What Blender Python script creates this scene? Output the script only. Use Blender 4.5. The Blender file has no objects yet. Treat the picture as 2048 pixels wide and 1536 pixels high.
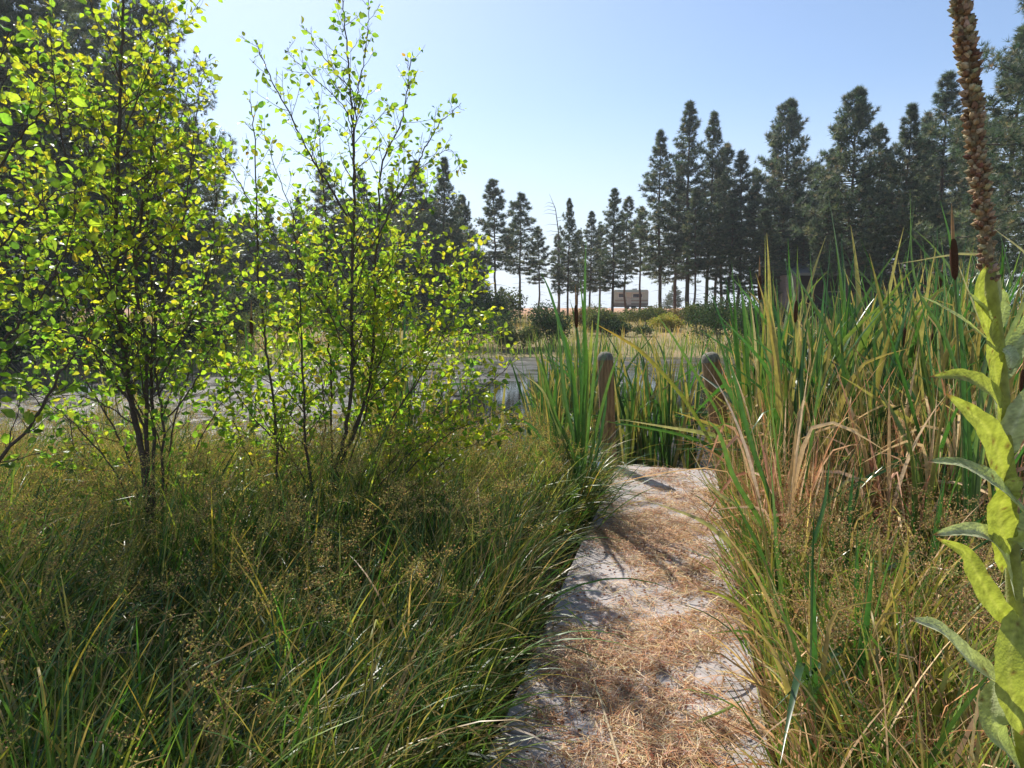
import bpy, math, random
import numpy as np
from mathutils import Vector, Matrix
rng = np.random.default_rng(7)
random.seed(7)
R = math.radians
scene = bpy.context.scene
C = scene.collection

# ------------------------------------------------------------------ camera, sky, sun, exposure
EYE = 1.65
FPX = 1365.0
PITCH = math.atan((768 - 616) / FPX)
cam_d = bpy.data.cameras.new("camera"); cam = bpy.data.objects.new("camera", cam_d); C.objects.link(cam)
cam.location = (0, 0, EYE); cam.rotation_euler = (math.pi / 2 - PITCH, 0, 0)
cam_d.sensor_width = 36; cam_d.lens = 36 * FPX / 2048; cam_d.clip_start = 0.05; cam_d.clip_end = 3000
scene.camera = cam
SUN_AZ = R(-25)          # from +Y, negative = to the left
SUN_EL = R(47)
world = bpy.data.worlds.new("World"); scene.world = world; world.use_nodes = True
wn = world.node_tree.nodes; wl = world.node_tree.links
sky = wn.new("ShaderNodeTexSky"); sky.sky_type = 'NISHITA'; sky.sun_disc = False
sky.sun_elevation = SUN_EL; sky.sun_rotation = SUN_AZ
sky.altitude = 600; sky.air_density = 1.0; sky.dust_density = 1.1; sky.ozone_density = 2.5
tcw = wn.new("ShaderNodeTexCoord"); sxw = wn.new("ShaderNodeSeparateXYZ"); wl.new(tcw.outputs["Generated"], sxw.inputs[0])
lowf = wn.new("ShaderNodeMapRange"); lowf.interpolation_type = 'SMOOTHSTEP'; lowf.inputs[1].default_value = 0.30; lowf.inputs[2].default_value = 0.0; lowf.inputs[3].default_value = 0.0; lowf.inputs[4].default_value = 0.92
wl.new(sxw.outputs[2], lowf.inputs[0]); mxw = wn.new("ShaderNodeMix"); mxw.data_type = 'RGBA'; wl.new(lowf.outputs[0], mxw.inputs[0])
wl.new(sky.outputs[0], mxw.inputs[6]); mxw.inputs[7].default_value = (5.0, 5.6, 6.3, 1)   # whitish dusty air low over the land
wl.new(mxw.outputs[2], wn["Background"].inputs[0]); wn["Background"].inputs[1].default_value = 0.118
sun_d = bpy.data.lights.new("sun", 'SUN'); sun_d.energy = 5.0; sun_d.angle = R(0.5); sun_d.color = (1.0, 0.95, 0.86)
sun = bpy.data.objects.new("sun", sun_d); C.objects.link(sun)
sv = Vector((math.sin(SUN_AZ) * math.cos(SUN_EL), math.cos(SUN_AZ) * math.cos(SUN_EL), math.sin(SUN_EL)))
sun.rotation_euler = sv.to_track_quat('Z', 'Y').to_euler(); sun.location = (-8, 18, 25)
scene.view_settings.view_transform = 'Standard'; scene.view_settings.look = 'None'
scene.view_settings.exposure = 0.5; scene.view_settings.gamma = 1
scene.render.engine = 'CYCLES'
cy = scene.cycles
cy.max_bounces = 7; cy.diffuse_bounces = 3; cy.glossy_bounces = 2; cy.transmission_bounces = 6; cy.transparent_max_bounces = 4
cy.use_denoising = True; cy.sample_clamp_indirect = 6

# ------------------------------------------------------------------ pixel <-> world (photo pixels, 2048 x 1536)
_cp, _sp = math.cos(PITCH), math.sin(PITCH)
def ray(x, y):
    cx, cyy = (x - 1024) / FPX, (768 - y) / FPX
    return np.array([cx, _cp + cyy * _sp, -_sp + cyy * _cp])
def P(x, y, d):
    r = ray(x, y); return np.array([0, 0, EYE]) + r * (d / r[1])
def G(x, y, z=0.0):
    r = ray(x, y); return np.array([0, 0, EYE]) + r * ((z - EYE) / r[2])

# ------------------------------------------------------------------ mesh helpers
def nrm(v):
    return v / np.maximum(np.linalg.norm(v, axis=-1, keepdims=True), 1e-9)
class MB:
    """collects numpy pieces of triangles/quads with a colour per vertex, links them as one mesh"""
    def __init__(s): s.v = []; s.c = []; s.q = []; s.t = []; s.n = 0
    def add(s, v, q=None, t=None, c=(0.5, 0.5, 0.5)):
        v = np.asarray(v, float).reshape(-1, 3)
        c = np.asarray(c, float)
        if c.ndim == 1: c = np.repeat(c[None], len(v), 0)
        s.v.append(v); s.c.append(c.reshape(-1, 3))
        if q is not None and len(q): s.q.append(np.asarray(q, np.int64).reshape(-1, 4) + s.n)
        if t is not None and len(t): s.t.append(np.asarray(t, np.int64).reshape(-1, 3) + s.n)
        s.n += len(v); return s
    def data(s, name, mat, smooth=True):
        v = np.concatenate(s.v); c = np.concatenate(s.c)
        q = np.concatenate(s.q) if s.q else np.zeros((0, 4), np.int64)
        t = np.concatenate(s.t) if s.t else np.zeros((0, 3), np.int64)
        me = bpy.data.meshes.new(name)
        me.vertices.add(len(v)); me.vertices.foreach_set("co", v.astype(np.float32).ravel())
        li = np.concatenate([q.ravel(), t.ravel()]).astype(np.int32)
        me.loops.add(len(li)); me.loops.foreach_set("vertex_index", li)
        ls = np.concatenate([np.arange(len(q)) * 4, len(q) * 4 + np.arange(len(t)) * 3]).astype(np.int32)
        me.polygons.add(len(ls)); me.polygons.foreach_set("loop_start", ls)
        me.polygons.foreach_set("use_smooth", np.full(len(ls), smooth))
        me.update(calc_edges=True); me.validate()
        a = me.attributes.new("col", 'FLOAT_COLOR', 'POINT')
        if len(me.vertices) == len(c):
            a.data.foreach_set("color", np.concatenate([c, np.ones((len(c), 1))], 1).astype(np.float32).ravel())
        me.materials.append(mat)
        return me
    def obj(s, name, mat, parent=None, smooth=True, loc=None):
        o = bpy.data.objects.new(name, s.data(name, mat, smooth)); C.objects.link(o)
        if parent is not None: o.parent = parent
        if loc is not None: o.location = loc
        return o
def tag(o, label=None, cat=None, group=None, kind=None):
    if label: o["label"] = label
    if cat: o["category"] = cat
    if group: o["group"] = group
    if kind: o["kind"] = kind
    return o
def empty(name, loc=(0, 0, 0), rz=0, sc=(1, 1, 1)):
    o = bpy.data.objects.new(name, None); C.objects.link(o); o.location = loc; o.rotation_euler = (0, 0, rz); o.scale = sc
    o.empty_display_size = 0.1
    return o
def copy_tree(o, parent=None):
    c = o.copy(); C.objects.link(c)
    if parent is not None: c.parent = parent
    for ch in list(o.children): copy_tree(ch, c)
    return c
def inst(tv, tt, M, s, p, col):
    """template verts/tris placed N times: M (N,3,3) columns = axes"""
    N, V = len(p), len(tv)
    v = np.einsum('nij,vj->nvi', M, tv) * np.asarray(s).reshape(-1, 1, 1) + p[:, None, :]
    t = (tt[None] + (np.arange(N) * V)[:, None, None]).reshape(-1, 3)
    col = np.asarray(col)
    if col.ndim == 2: col = np.repeat(col[:, None, :], V, 1)
    return v.reshape(-1, 3), t, col.reshape(-1, 3)
def frames(y, up):
    """matrices with local Y along y and local Z close to up"""
    y = nrm(y); x = nrm(np.cross(y, up)); z = np.cross(x, y)
    return np.stack([x, y, z], -1)
def rdir(n, g=rng):
    return nrm(g.normal(size=(n, 3)))
def tube(mb, pts, rad, sides=6, col=(0.5, 0.5, 0.5), cap=False):
    pts = np.asarray(pts, float); n = len(pts); rad = np.broadcast_to(np.asarray(rad, float), (n,))
    tg = nrm(np.gradient(pts, axis=0)); ref = np.array([0.31, 0.87, 0.12])
    a = nrm(np.cross(tg, ref)); b = np.cross(tg, a)
    th = np.arange(sides) / sides * 2 * math.pi
    v = pts[:, None] + rad[:, None, None] * (a[:, None] * np.cos(th)[None, :, None] + b[:, None] * np.sin(th)[None, :, None])
    i = np.arange(n - 1)[:, None] * sides; j = np.arange(sides)[None]; k = (j + 1) % sides
    q = np.stack([i + j, i + k, i + sides + k, i + sides + j], -1).reshape(-1, 4)
    v = v.reshape(-1, 3); t = []
    if cap:
        v = np.concatenate([v, pts[:1], pts[-1:]]); N = n * sides
        t = [[(m + 1) % sides, m, N] for m in range(sides)] + [[(n - 1) * sides + m, (n - 1) * sides + (m + 1) % sides, N + 1] for m in range(sides)]
    mb.add(v, q, t, col)
def smooth_line(pts, n):
    """catmull-rom through the points, n samples"""
    pts = np.asarray(pts, float); m = len(pts)
    e = np.concatenate([[2 * pts[0] - pts[1]], pts, [2 * pts[-1] - pts[-2]]])
    u = np.linspace(0, m - 1 - 1e-6, n); i = u.astype(int); f = (u - i)[:, None]
    p0, p1, p2, p3 = e[i], e[i + 1], e[i + 2], e[i + 3]
    return 0.5 * (2 * p1 + (p2 - p0) * f + (2 * p0 - 5 * p1 + 4 * p2 - p3) * f ** 2 + (3 * p1 - p0 - 3 * p2 + p3) * f ** 3)
def mixc(a, b, f):
    a = np.asarray(a, float); b = np.asarray(b, float); f = np.asarray(f)[..., None]
    return a * (1 - f) + b * f
def blades(mb, base, az, lean, bend, L, W, c0, c1, seg=6, tw0=0.0, tw1=0.0, kink=None, kt=None, fold=0.0, prof='grass', bp=1.5):
    N = len(base); one = np.ones(N)
    az, lean, bend, L, W, tw0, tw1 = [np.asarray(x) * one for x in (az, lean, bend, L, W, tw0, tw1)]
    t = np.linspace(0, 1, seg + 1)
    ang = lean[:, None] + bend[:, None] * t[None] ** bp
    if kink is not None:
        ang = ang + (kink * one)[:, None] / (1 + np.exp(-(t[None] - (kt * one)[:, None]) * 40))
    h = np.stack([np.cos(az), np.sin(az), 0 * az], -1); z = np.array([0, 0, 1.0])
    tg = np.sin(ang)[..., None] * h[:, None] + np.cos(ang)[..., None] * z
    step = (L / seg)[:, None, None] * tg
    pos = base[:, None] + np.concatenate([np.zeros((N, 1, 3)), np.cumsum(step[:, :-1], 1)], 1)
    s = np.stack([-np.sin(az), np.cos(az), 0 * az], -1)[:, None] * np.ones((1, seg + 1, 1))
    nn = np.cross(tg, s); tw = tw0[:, None] + tw1[:, None] * t[None]
    side = s * np.cos(tw)[..., None] + nn * np.sin(tw)[..., None]; nn = np.cross(tg, side)
    if prof == 'grass': w = np.clip((1 - t) ** 0.6, 0.02, 1) * (0.7 + 0.3 * np.minimum(1, t * 5))
    else: w = np.where(t < 0.6, 1, np.clip(1 - ((t - 0.6) / 0.4) ** 1.6, 0.04, 1))
    hw = (W[:, None] * w[None] * 0.5)[..., None]
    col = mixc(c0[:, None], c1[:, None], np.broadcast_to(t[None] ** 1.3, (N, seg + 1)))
    if fold:
        v = np.stack([pos - side * hw, pos + nn * hw * fold, pos + side * hw], 2); k = 3
    else:
        v = np.stack([pos - side * hw, pos + side * hw], 2); k = 2
    col = np.repeat(col[:, :, None], k, 2)
    i = (np.arange(N) * (seg + 1) * k)[:, None, None] + (np.arange(seg) * k)[None, :, None] + np.arange(k - 1)[None, None]
    q = np.stack([i, i + 1, i + k + 1, i + k], -1).reshape(-1, 4)
    mb.add(v.reshape(-1, 3), q, None, col.reshape(-1, 3))
def pal(n, cols, wts, jit=0.18, g=rng):
    cols = np.array(cols, float); w = np.array(wts, float); w /= w.sum()
    c = cols[g.choice(len(cols), n, p=w)]
    return np.clip(c * (1 + jit * g.normal(size=(n, 1))) * (1 + 0.07 * g.normal(size=(n, 3))), 0.004, 0.9)
def box(mb, lo, hi, col=(.5, .5, .5), M=None):
    x0, y0, z0 = lo; x1, y1, z1 = hi
    v = np.array([[x0, y0, z0], [x1, y0, z0], [x1, y1, z0], [x0, y1, z0], [x0, y0, z1], [x1, y0, z1], [x1, y1, z1], [x0, y1, z1]], float)
    if M is not None: v = v @ M[:3, :3].T + M[:3, 3]
    mb.add(v, [[0, 3, 2, 1], [4, 5, 6, 7], [0, 1, 5, 4], [1, 2, 6, 5], [2, 3, 7, 6], [3, 0, 4, 7]], None, col)

# ------------------------------------------------------------------ materials
def newmat(name):
    m = bpy.data.materials.new(name); m.use_nodes = True; nt = m.node_tree
    return m, nt, nt.nodes, nt.links, nt.nodes["Principled BSDF"]
def leafmat(name, trans=0.45, rough=0.45, spec=0.4, tb=(1.0, 1.0, 1.0), nscale=40, vein=False):
    m, nt, n, l, b = newmat(name)
    at = n.new("ShaderNodeAttribute"); at.attribute_name = "col"
    no = n.new("ShaderNodeTexNoise"); no.inputs["Scale"].default_value = nscale; no.inputs["Detail"].default_value = 3
    geo = n.new("ShaderNodeNewGeometry"); l.new(geo.outputs["Position"], no.inputs["Vector"])
    mr = n.new("ShaderNodeMapRange"); mr.inputs[1].default_value = 0.25; mr.inputs[2].default_value = 0.75; mr.inputs[3].default_value = 0.7; mr.inputs[4].default_value = 1.3
    l.new(no.outputs[0], mr.inputs[0])
    mu = n.new("ShaderNodeVectorMath"); mu.operation = 'SCALE'; l.new(at.outputs["Color"], mu.inputs[0]); l.new(mr.outputs[0], mu.inputs["Scale"])
    l.new(mu.outputs[0], b.inputs["Base Color"]); b.inputs["Roughness"].default_value = rough
    b.inputs["Specular IOR Level"].default_value = spec
    tr = n.new("ShaderNodeBsdfTranslucent"); m2 = n.new("ShaderNodeVectorMath"); m2.operation = 'MULTIPLY'
    l.new(mu.outputs[0], m2.inputs[0]); m2.inputs[1].default_value = tb; l.new(m2.outputs[0], tr.inputs["Color"])
    mx = n.new("ShaderNodeMixShader"); mx.inputs[0].default_value = trans
    l.new(b.outputs[0], mx.inputs[1]); l.new(tr.outputs[0], mx.inputs[2]); l.new(mx.outputs[0], n["Material Output"].inputs[0])
    return m
def solid(name, rough=0.85, nscale=12, lo=0.65, hi=1.3, bump=0.3, stretch=(1, 1, 1), spec=0.3, bscale=None):
    m, nt, n, l, b = newmat(name)
    at = n.new("ShaderNodeAttribute"); at.attribute_name = "col"
    tc = n.new("ShaderNodeTexCoord"); mp = n.new("ShaderNodeMapping"); mp.inputs["Scale"].default_value = stretch
    l.new(tc.outputs["Object"], mp.inputs[0])
    no = n.new("ShaderNodeTexNoise"); no.inputs["Scale"].default_value = nscale; no.inputs["Detail"].default_value = 6; no.inputs["Roughness"].default_value = 0.65
    l.new(mp.outputs[0], no.inputs["Vector"])
    mr = n.new("ShaderNodeMapRange"); mr.inputs[1].default_value = 0.3; mr.inputs[2].default_value = 0.7; mr.inputs[3].default_value = lo; mr.inputs[4].default_value = hi
    l.new(no.outputs[0], mr.inputs[0])
    mu = n.new("ShaderNodeVectorMath"); mu.operation = 'SCALE'; l.new(at.outputs["Color"], mu.inputs[0]); l.new(mr.outputs[0], mu.inputs["Scale"])
    l.new(mu.outputs[0], b.inputs["Base Color"]); b.inputs["Roughness"].default_value = rough; b.inputs["Specular IOR Level"].default_value = spec
    bp = n.new("ShaderNodeBump"); bp.inputs["Strength"].default_value = bump; bp.inputs["Distance"].default_value = 0.02
    l.new(no.outputs[0], bp.inputs["Height"]); l.new(bp.outputs[0], b.inputs["Normal"])
    return m
M_ALDER = leafmat("alder_leaf", 0.6, 0.38, 0.5, (1.25, 1.3, 0.8), 60)
M_REED = leafmat("reed_leaf", 0.36, 0.30, 0.6, (1.15, 1.25, 0.7), 25)
M_BUSH = leafmat("bush_leaf", 0.3, 0.75, 0.12, (1.1, 1.2, 0.7), 3)
M_GRASS = leafmat("grass_blade", 0.40, 0.38, 0.5, (1.1, 1.2, 0.7), 20)
M_SEED = leafmat("seed_spray", 0.5, 0.6, 0.3, (1.1, 1.05, 0.8), 30)
M_PINE = leafmat("pine_needles", 0.34, 0.5, 0.5, (1.1, 1.15, 0.8), 2)
M_MULL = leafmat("mullein_leaf", 0.42, 0.9, 0.08, (1.15, 1.25, 0.5), 55)
M_MULL.node_tree.nodes["Principled BSDF"].inputs["Sheen Weight"].default_value = 0.25
_n = M_MULL.node_tree; _no = _n.nodes.new("ShaderNodeTexVoronoi"); _no.inputs["Scale"].default_value = 190; _g = _n.nodes.new("ShaderNodeNewGeometry"); _b = _n.nodes.new("ShaderNodeBump"); _b.inputs["Strength"].default_value = 0.55; _b.inputs["Distance"].default_value = 0.002
_n.links.new(_g.outputs["Position"], _no.inputs["Vector"]); _n.links.new(_no.outputs["Distance"], _b.inputs["Height"]); _n.links.new(_b.outputs[0], _n.nodes["Principled BSDF"].inputs["Normal"]); _n.links.new(_b.outputs[0], _n.nodes["Translucent BSDF"].inputs["Normal"])
M_BARK = solid("young_bark", 0.75, 60, 0.6, 1.4, 0.4)
M_PBARK = solid("pine_bark", 0.95, 3, 0.55, 1.5, 0.6, (4, 4, 1))
M_STRAW = leafmat("dry_straw", 0.25, 0.7, 0.2, (1.1, 1.0, 0.8), 30)
M_WOOD = solid("weathered_post", 0.9, 10, 0.3, 1.6, 1.0, (7, 7, 0.5))
M_PAINT = solid("painted_panel", 0.5, 2, 0.9, 1.08, 0.05)
M_CAP = solid("dry_capsule", 0.85, 120, 0.5, 1.45, 0.5)
M_BROWN = solid("cattail_velvet", 1.0, 200, 0.7, 1.3, 0.6, spec=0.1)
M_STALK = leafmat("green_stalk", 0.25, 0.75, 0.2, (1.2, 1.2, 0.5), 50)

# ------------------------------------------------------------------ terrain and water
WZ = -0.36
POND = np.array([(-15, 10.5), (-8, 8.2), (-3, 7.4), (-0.8, 6.9), (0.6, 6.3), (1.2, 5.9), (2.6, 6.6), (4.2, 8.6), (7, 10.5), (12, 12), (16, 15), (17, 20), (15, 25.5),
                 (9, 27.8), (2, 28.2), (-5, 27.6), (-9.5, 25), (-11.5, 19), (-13.5, 14.5)], float)
def pond_dist(x, y):
    """>0 outside, <0 inside"""
    x = np.asarray(x, float); y = np.asarray(y, float)
    d = np.full(x.shape, 1e9); ins = np.zeros(x.shape, bool); n = len(POND)
    for i in range(n):
        a, b = POND[i], POND[(i + 1) % n]; ab = b - a
        t = np.clip(((x - a[0]) * ab[0] + (y - a[1]) * ab[1]) / (ab @ ab), 0, 1)
        d = np.minimum(d, np.hypot(x - a[0] - t * ab[0], y - a[1] - t * ab[1]))
        c = ((a[1] > y) != (b[1] > y)) & (x < (b[0] - a[0]) * (y - a[1]) / (b[1] - a[1] + 1e-12) + a[0])
        ins ^= c
    return np.where(ins, -d, d)
def wob(x, y, s, k=0):
    return (np.sin(x * s + 1.3 + k) * np.cos(y * s * 1.13 + 0.7 * k) + 0.5 * np.sin(x * s * 2.3 + y * s * 1.7 + k) + 0.25 * np.sin(x * s * 5.1 - y * s * 4.3 + 2 * k)) / 1.75
def sstep(t):
    t = np.clip(t, 0, 1); return t * t * (3 - 2 * t)
def ground_z(x, y):
    x = np.asarray(x, float); y = np.asarray(y, float)
    d = pond_dist(x, y) + 0.35 * wob(x, y, 1.1)
    far = np.interp(d, [0, 1.5, 3, 10, 27, 50, 90, 700], [WZ + .0, -.2, -0.05, 0.4, 1.0, 1.5, 1.55, 1.5])
    near = np.interp(d, [0, 0.6, 3, 20], [WZ, -0.24, -0.22, -0.1])
    f = sstep((y - 8) / 8.0)
    f = np.maximum(f, 0)
    z = near * (1 - f) + far * f
    z = z + 0.06 * wob(x, y, 0.8, 2) * sstep(d / 2) * (0.4 + f) + 0.02 * wob(x, y, 4, 1)
    z = np.where(d < 0, WZ - 0.7 * sstep(-d / 2.5) + 0.02 * wob(x, y, 3), z)
    return z
def gz(x, y): return float(ground_z(np.array([x]), np.array([y]))[0])
def axis(lo, mid0, mid1, hi, step, grow=1.16):
    a = list(np.arange(mid0, mid1, step)); s = step; x = a[-1]
    while x < hi: s *= grow; x += s; a.append(x)
    s = step; x = a[0]; pre = []
    while x > lo: s *= grow; x -= s; pre.append(x)
    return np.array(pre[::-1] + a)
xs = axis(-300, -22, 26, 300, 0.3); ys = axis(-40, -4, 45, 450, 0.3)
X, Y = np.meshgrid(xs, ys); Z = ground_z(X, Y)
nx, ny = len(xs), len(ys); i = (np.arange(ny - 1)[:, None] * nx + np.arange(nx - 1)[None])
gq = np.stack([i, i + 1, i + nx + 1, i + nx], -1).reshape(-1, 4)
M_GROUND, nt, n, l, b = newmat("ground_soil")
geo = n.new("ShaderNodeNewGeometry")
def noise(scale, det=5, rough=0.6, vec=None, st=None):
    no = n.new("ShaderNodeTexNoise"); no.inputs["Scale"].default_value = scale; no.inputs["Detail"].default_value = det; no.inputs["Roughness"].default_value = rough
    src = vec or geo.outputs["Position"]
    if st:
        mp = n.new("ShaderNodeMapping"); mp.inputs["Scale"].default_value = st; l.new(src, mp.inputs[0]); src = mp.outputs[0]
    l.new(src, no.inputs["Vector"]); return no.outputs[0]
def ramp(fac, stops):
    r = n.new("ShaderNodeValToRGB"); e = r.color_ramp.elements
    while len(e) < len(stops): e.new(0.5)
    for k, (p, c) in enumerate(stops): e[k].position = p; e[k].color = (*c, 1) if len(c) == 3 else c
    l.new(fac, r.inputs[0]); return r.outputs[0]
def mixn(f, a, bb):
    mx = n.new("ShaderNodeMix"); mx.data_type = 'RGBA'
    l.new(f, mx.inputs[0]) if not isinstance(f, float) else None
    l.new(a, mx.inputs[6]); l.new(bb, mx.inputs[7]); return mx.outputs[2]
mud = ramp(noise(9, 8, 0.7), [(0.3, (0.025, 0.02, 0.013)), (0.55, (0.07, 0.05, 0.03)), (0.75, (0.16, 0.12, 0.07))])
dry = ramp(noise(0.35, 8, 0.75), [(0.3, (0.10, 0.10, 0.04)), (0.5, (0.24, 0.19, 0.08)), (0.65, (0.36, 0.23, 0.12)), (0.8, (0.42, 0.24, 0.14))])
dirt = ramp(noise(1.1, 8, 0.8), [(0.3, (0.30, 0.15, 0.08)), (0.55, (0.47, 0.26, 0.15)), (0.75, (0.56, 0.36, 0.23))])
sx = n.new("ShaderNodeSeparateXYZ"); l.new(geo.outputs["Position"], sx.inputs[0])
def mrange(v, a, bb):
    m_ = n.new("ShaderNodeMapRange"); m_.interpolation_type = 'SMOOTHSTEP'; m_.inputs[1].default_value = a; m_.inputs[2].default_value = bb; l.new(v, m_.inputs[0]); return m_.outputs[0]
c1 = mixn(mrange(sx.outputs[1], 11, 22), mud, dry); c2 = mixn(mrange(sx.outputs[1], 50, 60), c1, dirt)
l.new(c2, b.inputs["Base Color"]); b.inputs["Roughness"].default_value = 0.95
bp_ = n.new("ShaderNodeBump"); bp_.inputs["Strength"].default_value = 0.7; bp_.inputs["Distance"].default_value = 0.05; l.new(noise(14, 6), bp_.inputs["Height"]); l.new(bp_.outputs[0], b.inputs["Normal"])
mb = MB(); mb.add(np.stack([X, Y, Z], -1).reshape(-1, 3), gq)
g_o = mb.obj("ground", M_GROUND); tag(g_o, "muddy pond bank rising to dry reddish ground across the water", "ground", kind="structure")

M_WATER, nt, n, l, b = newmat("pond_water")
geo = n.new("ShaderNodeNewGeometry")
b.inputs["Base Color"].default_value = (0.018, 0.017, 0.012, 1); b.inputs["Roughness"].default_value = 0.02; b.inputs["IOR"].default_value = 1.38
b.inputs["Specular IOR Level"].default_value = 0.5
bp_ = n.new("ShaderNodeBump"); bp_.inputs["Strength"].default_value = 0.10; bp_.inputs["Distance"].default_value = 0.01
l.new(noise(5, 4, 0.6, st=(1, 1.6, 1)), bp_.inputs["Height"]); l.new(bp_.outputs[0], b.inputs["Normal"])
scum = n.new("ShaderNodeBsdfPrincipled"); scum.inputs["Roughness"].default_value = 0.35; scum.inputs["Specular IOR Level"].default_value = 0.4
l.new(ramp(noise(1.6, 10, 0.8, st=(0.7, 1.2, 1)), [(0.38, (0.022, 0.018, 0.012)), (0.50, (0.045, 0.036, 0.025)), (0.57, (0.10, 0.085, 0.06)), (0.66, (0.55, 0.5, 0.42))]), scum.inputs["Base Color"])
bp2 = n.new("ShaderNodeBump"); bp2.inputs["Strength"].default_value = 0.5; bp2.inputs["Distance"].default_value = 0.02
l.new(noise(30, 5, 0.7), bp2.inputs["Height"]); l.new(bp2.outputs[0], scum.inputs["Normal"])
# open water where the film of scum has broken up
m1 = ramp(noise(0.55, 6, 0.62, st=(0.9, 1.5, 1)), [(0.44, (0, 0, 0)), (0.5, (1, 1, 1))])
sx = n.new("ShaderNodeSeparateXYZ"); l.new(geo.outputs["Position"], sx.inputs[0])
def blob(cx, cyy, rx, ry):
    mp = n.new("ShaderNodeMapping"); mp.inputs["Location"].default_value = (-cx / rx, -cyy / ry, 0); mp.inputs["Scale"].default_value = (1 / rx, 1 / ry, 0)
    l.new(geo.outputs["Position"], mp.inputs[0]); ln = n.new("ShaderNodeVectorMath"); ln.operation = 'LENGTH'; l.new(mp.outputs[0], ln.inputs[0])
    ad = n.new("ShaderNodeMath"); ad.operation = 'ADD'; l.new(ln.outputs["Value"], ad.inputs[0])
    nn_ = noise(1.3, 5, 0.7); sc = n.new("ShaderNodeMath"); sc.operation = 'MULTIPLY_ADD'; l.new(nn_, sc.inputs[0]); sc.inputs[1].default_value = 1.0; sc.inputs[2].default_value = -0.5
    l.new(sc.outputs[0], ad.inputs[1]); return mrange(ad.outputs[0], 0.9, 1.0)
mn = n.new("ShaderNodeMath"); mn.operation = 'MULTIPLY'; l.new(blob(0.3, 12, 1.9, 7.0), mn.inputs[0]); l.new(blob(3.8, 15.0, 3.8, 3.8), mn.inputs[1])
brk = ramp(noise(0.8, 8, 0.68, st=(0.8, 1.0, 1)), [(0.40, (0.25, 0.25, 0.25)), (0.47, (0.45, 0.45, 0.45)), (0.54, (1, 1, 1))])
mk = n.new("ShaderNodeMath"); mk.operation = 'MULTIPLY'; l.new(mn.outputs[0], mk.inputs[0]); l.new(brk, mk.inputs[1])
mxs = n.new("ShaderNodeMixShader"); l.new(mk.outputs[0], mxs.inputs[0]); l.new(b.outputs[0], mxs.inputs[1]); l.new(scum.outputs[0], mxs.inputs[2])
l.new(mxs.outputs[0], n["Material Output"].inputs[0])
mb = MB(); mb.add([(-19, 5, WZ), (20, 5, WZ), (20, 31, WZ), (-19, 31, WZ)], [[0, 1, 2, 3]])
w_o = mb.obj("water", M_WATER, smooth=False); tag(w_o, "still pond water filmed with grey scum and open blue patches", "water", kind="structure")

# ------------------------------------------------------------------ dock, posts, needle litter
FL = G(1236, 930); FR = G(1430, 930); NL = G(1010, 1448)
du = nrm((FL - NL)[:2]); dv = np.array([du[1], -du[0]]); DW = float((FR - FL)[:2] @ dv)
def D(u, v, z=0.0):
    """dock frame: u metres back from the far end, v metres to the right from the left edge"""
    p = FL[:2] - du * u + dv * v; return np.array([p[0], p[1], z])
M_DOCK, nt, n, l, b = newmat("grey_deck_panel")
geo = n.new("ShaderNodeNewGeometry")
l.new(ramp(noise(3.5, 9, 0.7), [(0.3, (0.22, 0.20, 0.19)), (0.55, (0.40, 0.36, 0.345)), (0.75, (0.50, 0.46, 0.44))]), b.inputs["Base Color"])
b.inputs["Roughness"].default_value = 0.9
bp_ = n.new("ShaderNodeBump"); bp_.inputs["Strength"].default_value = 0.4; bp_.inputs["Distance"].default_value = 0.004; l.new(noise(60, 5, 0.7), bp_.inputs["Height"]); l.new(bp_.outputs[0], b.inputs["Normal"])
dock = empty("dock", tuple(D(3, DW / 2))); tag(dock, "narrow weathered grey dock running to the pond between grass and reeds", "dock")
inv = -np.array(dock.location)
MD = np.eye(4); MD[:3, 0] = [-du[0], -du[1], 0]; MD[:3, 1] = [dv[0], dv[1], 0]; MD[:3, 3] = D(0, 0) + inv
u = 0.0; k = 0
while u < 8.4:
    ln = 1.22 if k else 1.05
    mb = MB(); box(mb, (u + 0.004, -0.02 + 0.01 * (k % 2), -0.022 - 0.0015 * (k % 2)), (u + ln - 0.004, DW + 0.012 * (k % 2), 0.0 - 0.002 * (k % 3)), (.5, .5, .5), MD)
    o = mb.obj("deck_panel", M_DOCK, dock, smooth=False)
    bv = o.modifiers.new("b", 'BEVEL'); bv.width = 0.003
    u += ln; k += 1
for v in (0.03, DW - 0.07):
    mb = MB(); box(mb, (0.02, v, -0.17), (8.3, v + 0.045, -0.026), (0.16, 0.12, 0.09), MD); mb.obj("side_beam", M_WOOD, dock, smooth=False)
for uu in np.arange(0.04, 8.2, 1.21):
    mb = MB(); box(mb, (uu, 0.08, -0.165), (uu + 0.045, DW - 0.075, -0.028), (0.14, 0.11, 0.08), MD); mb.obj("joist", M_WOOD, dock, smooth=False)

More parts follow.
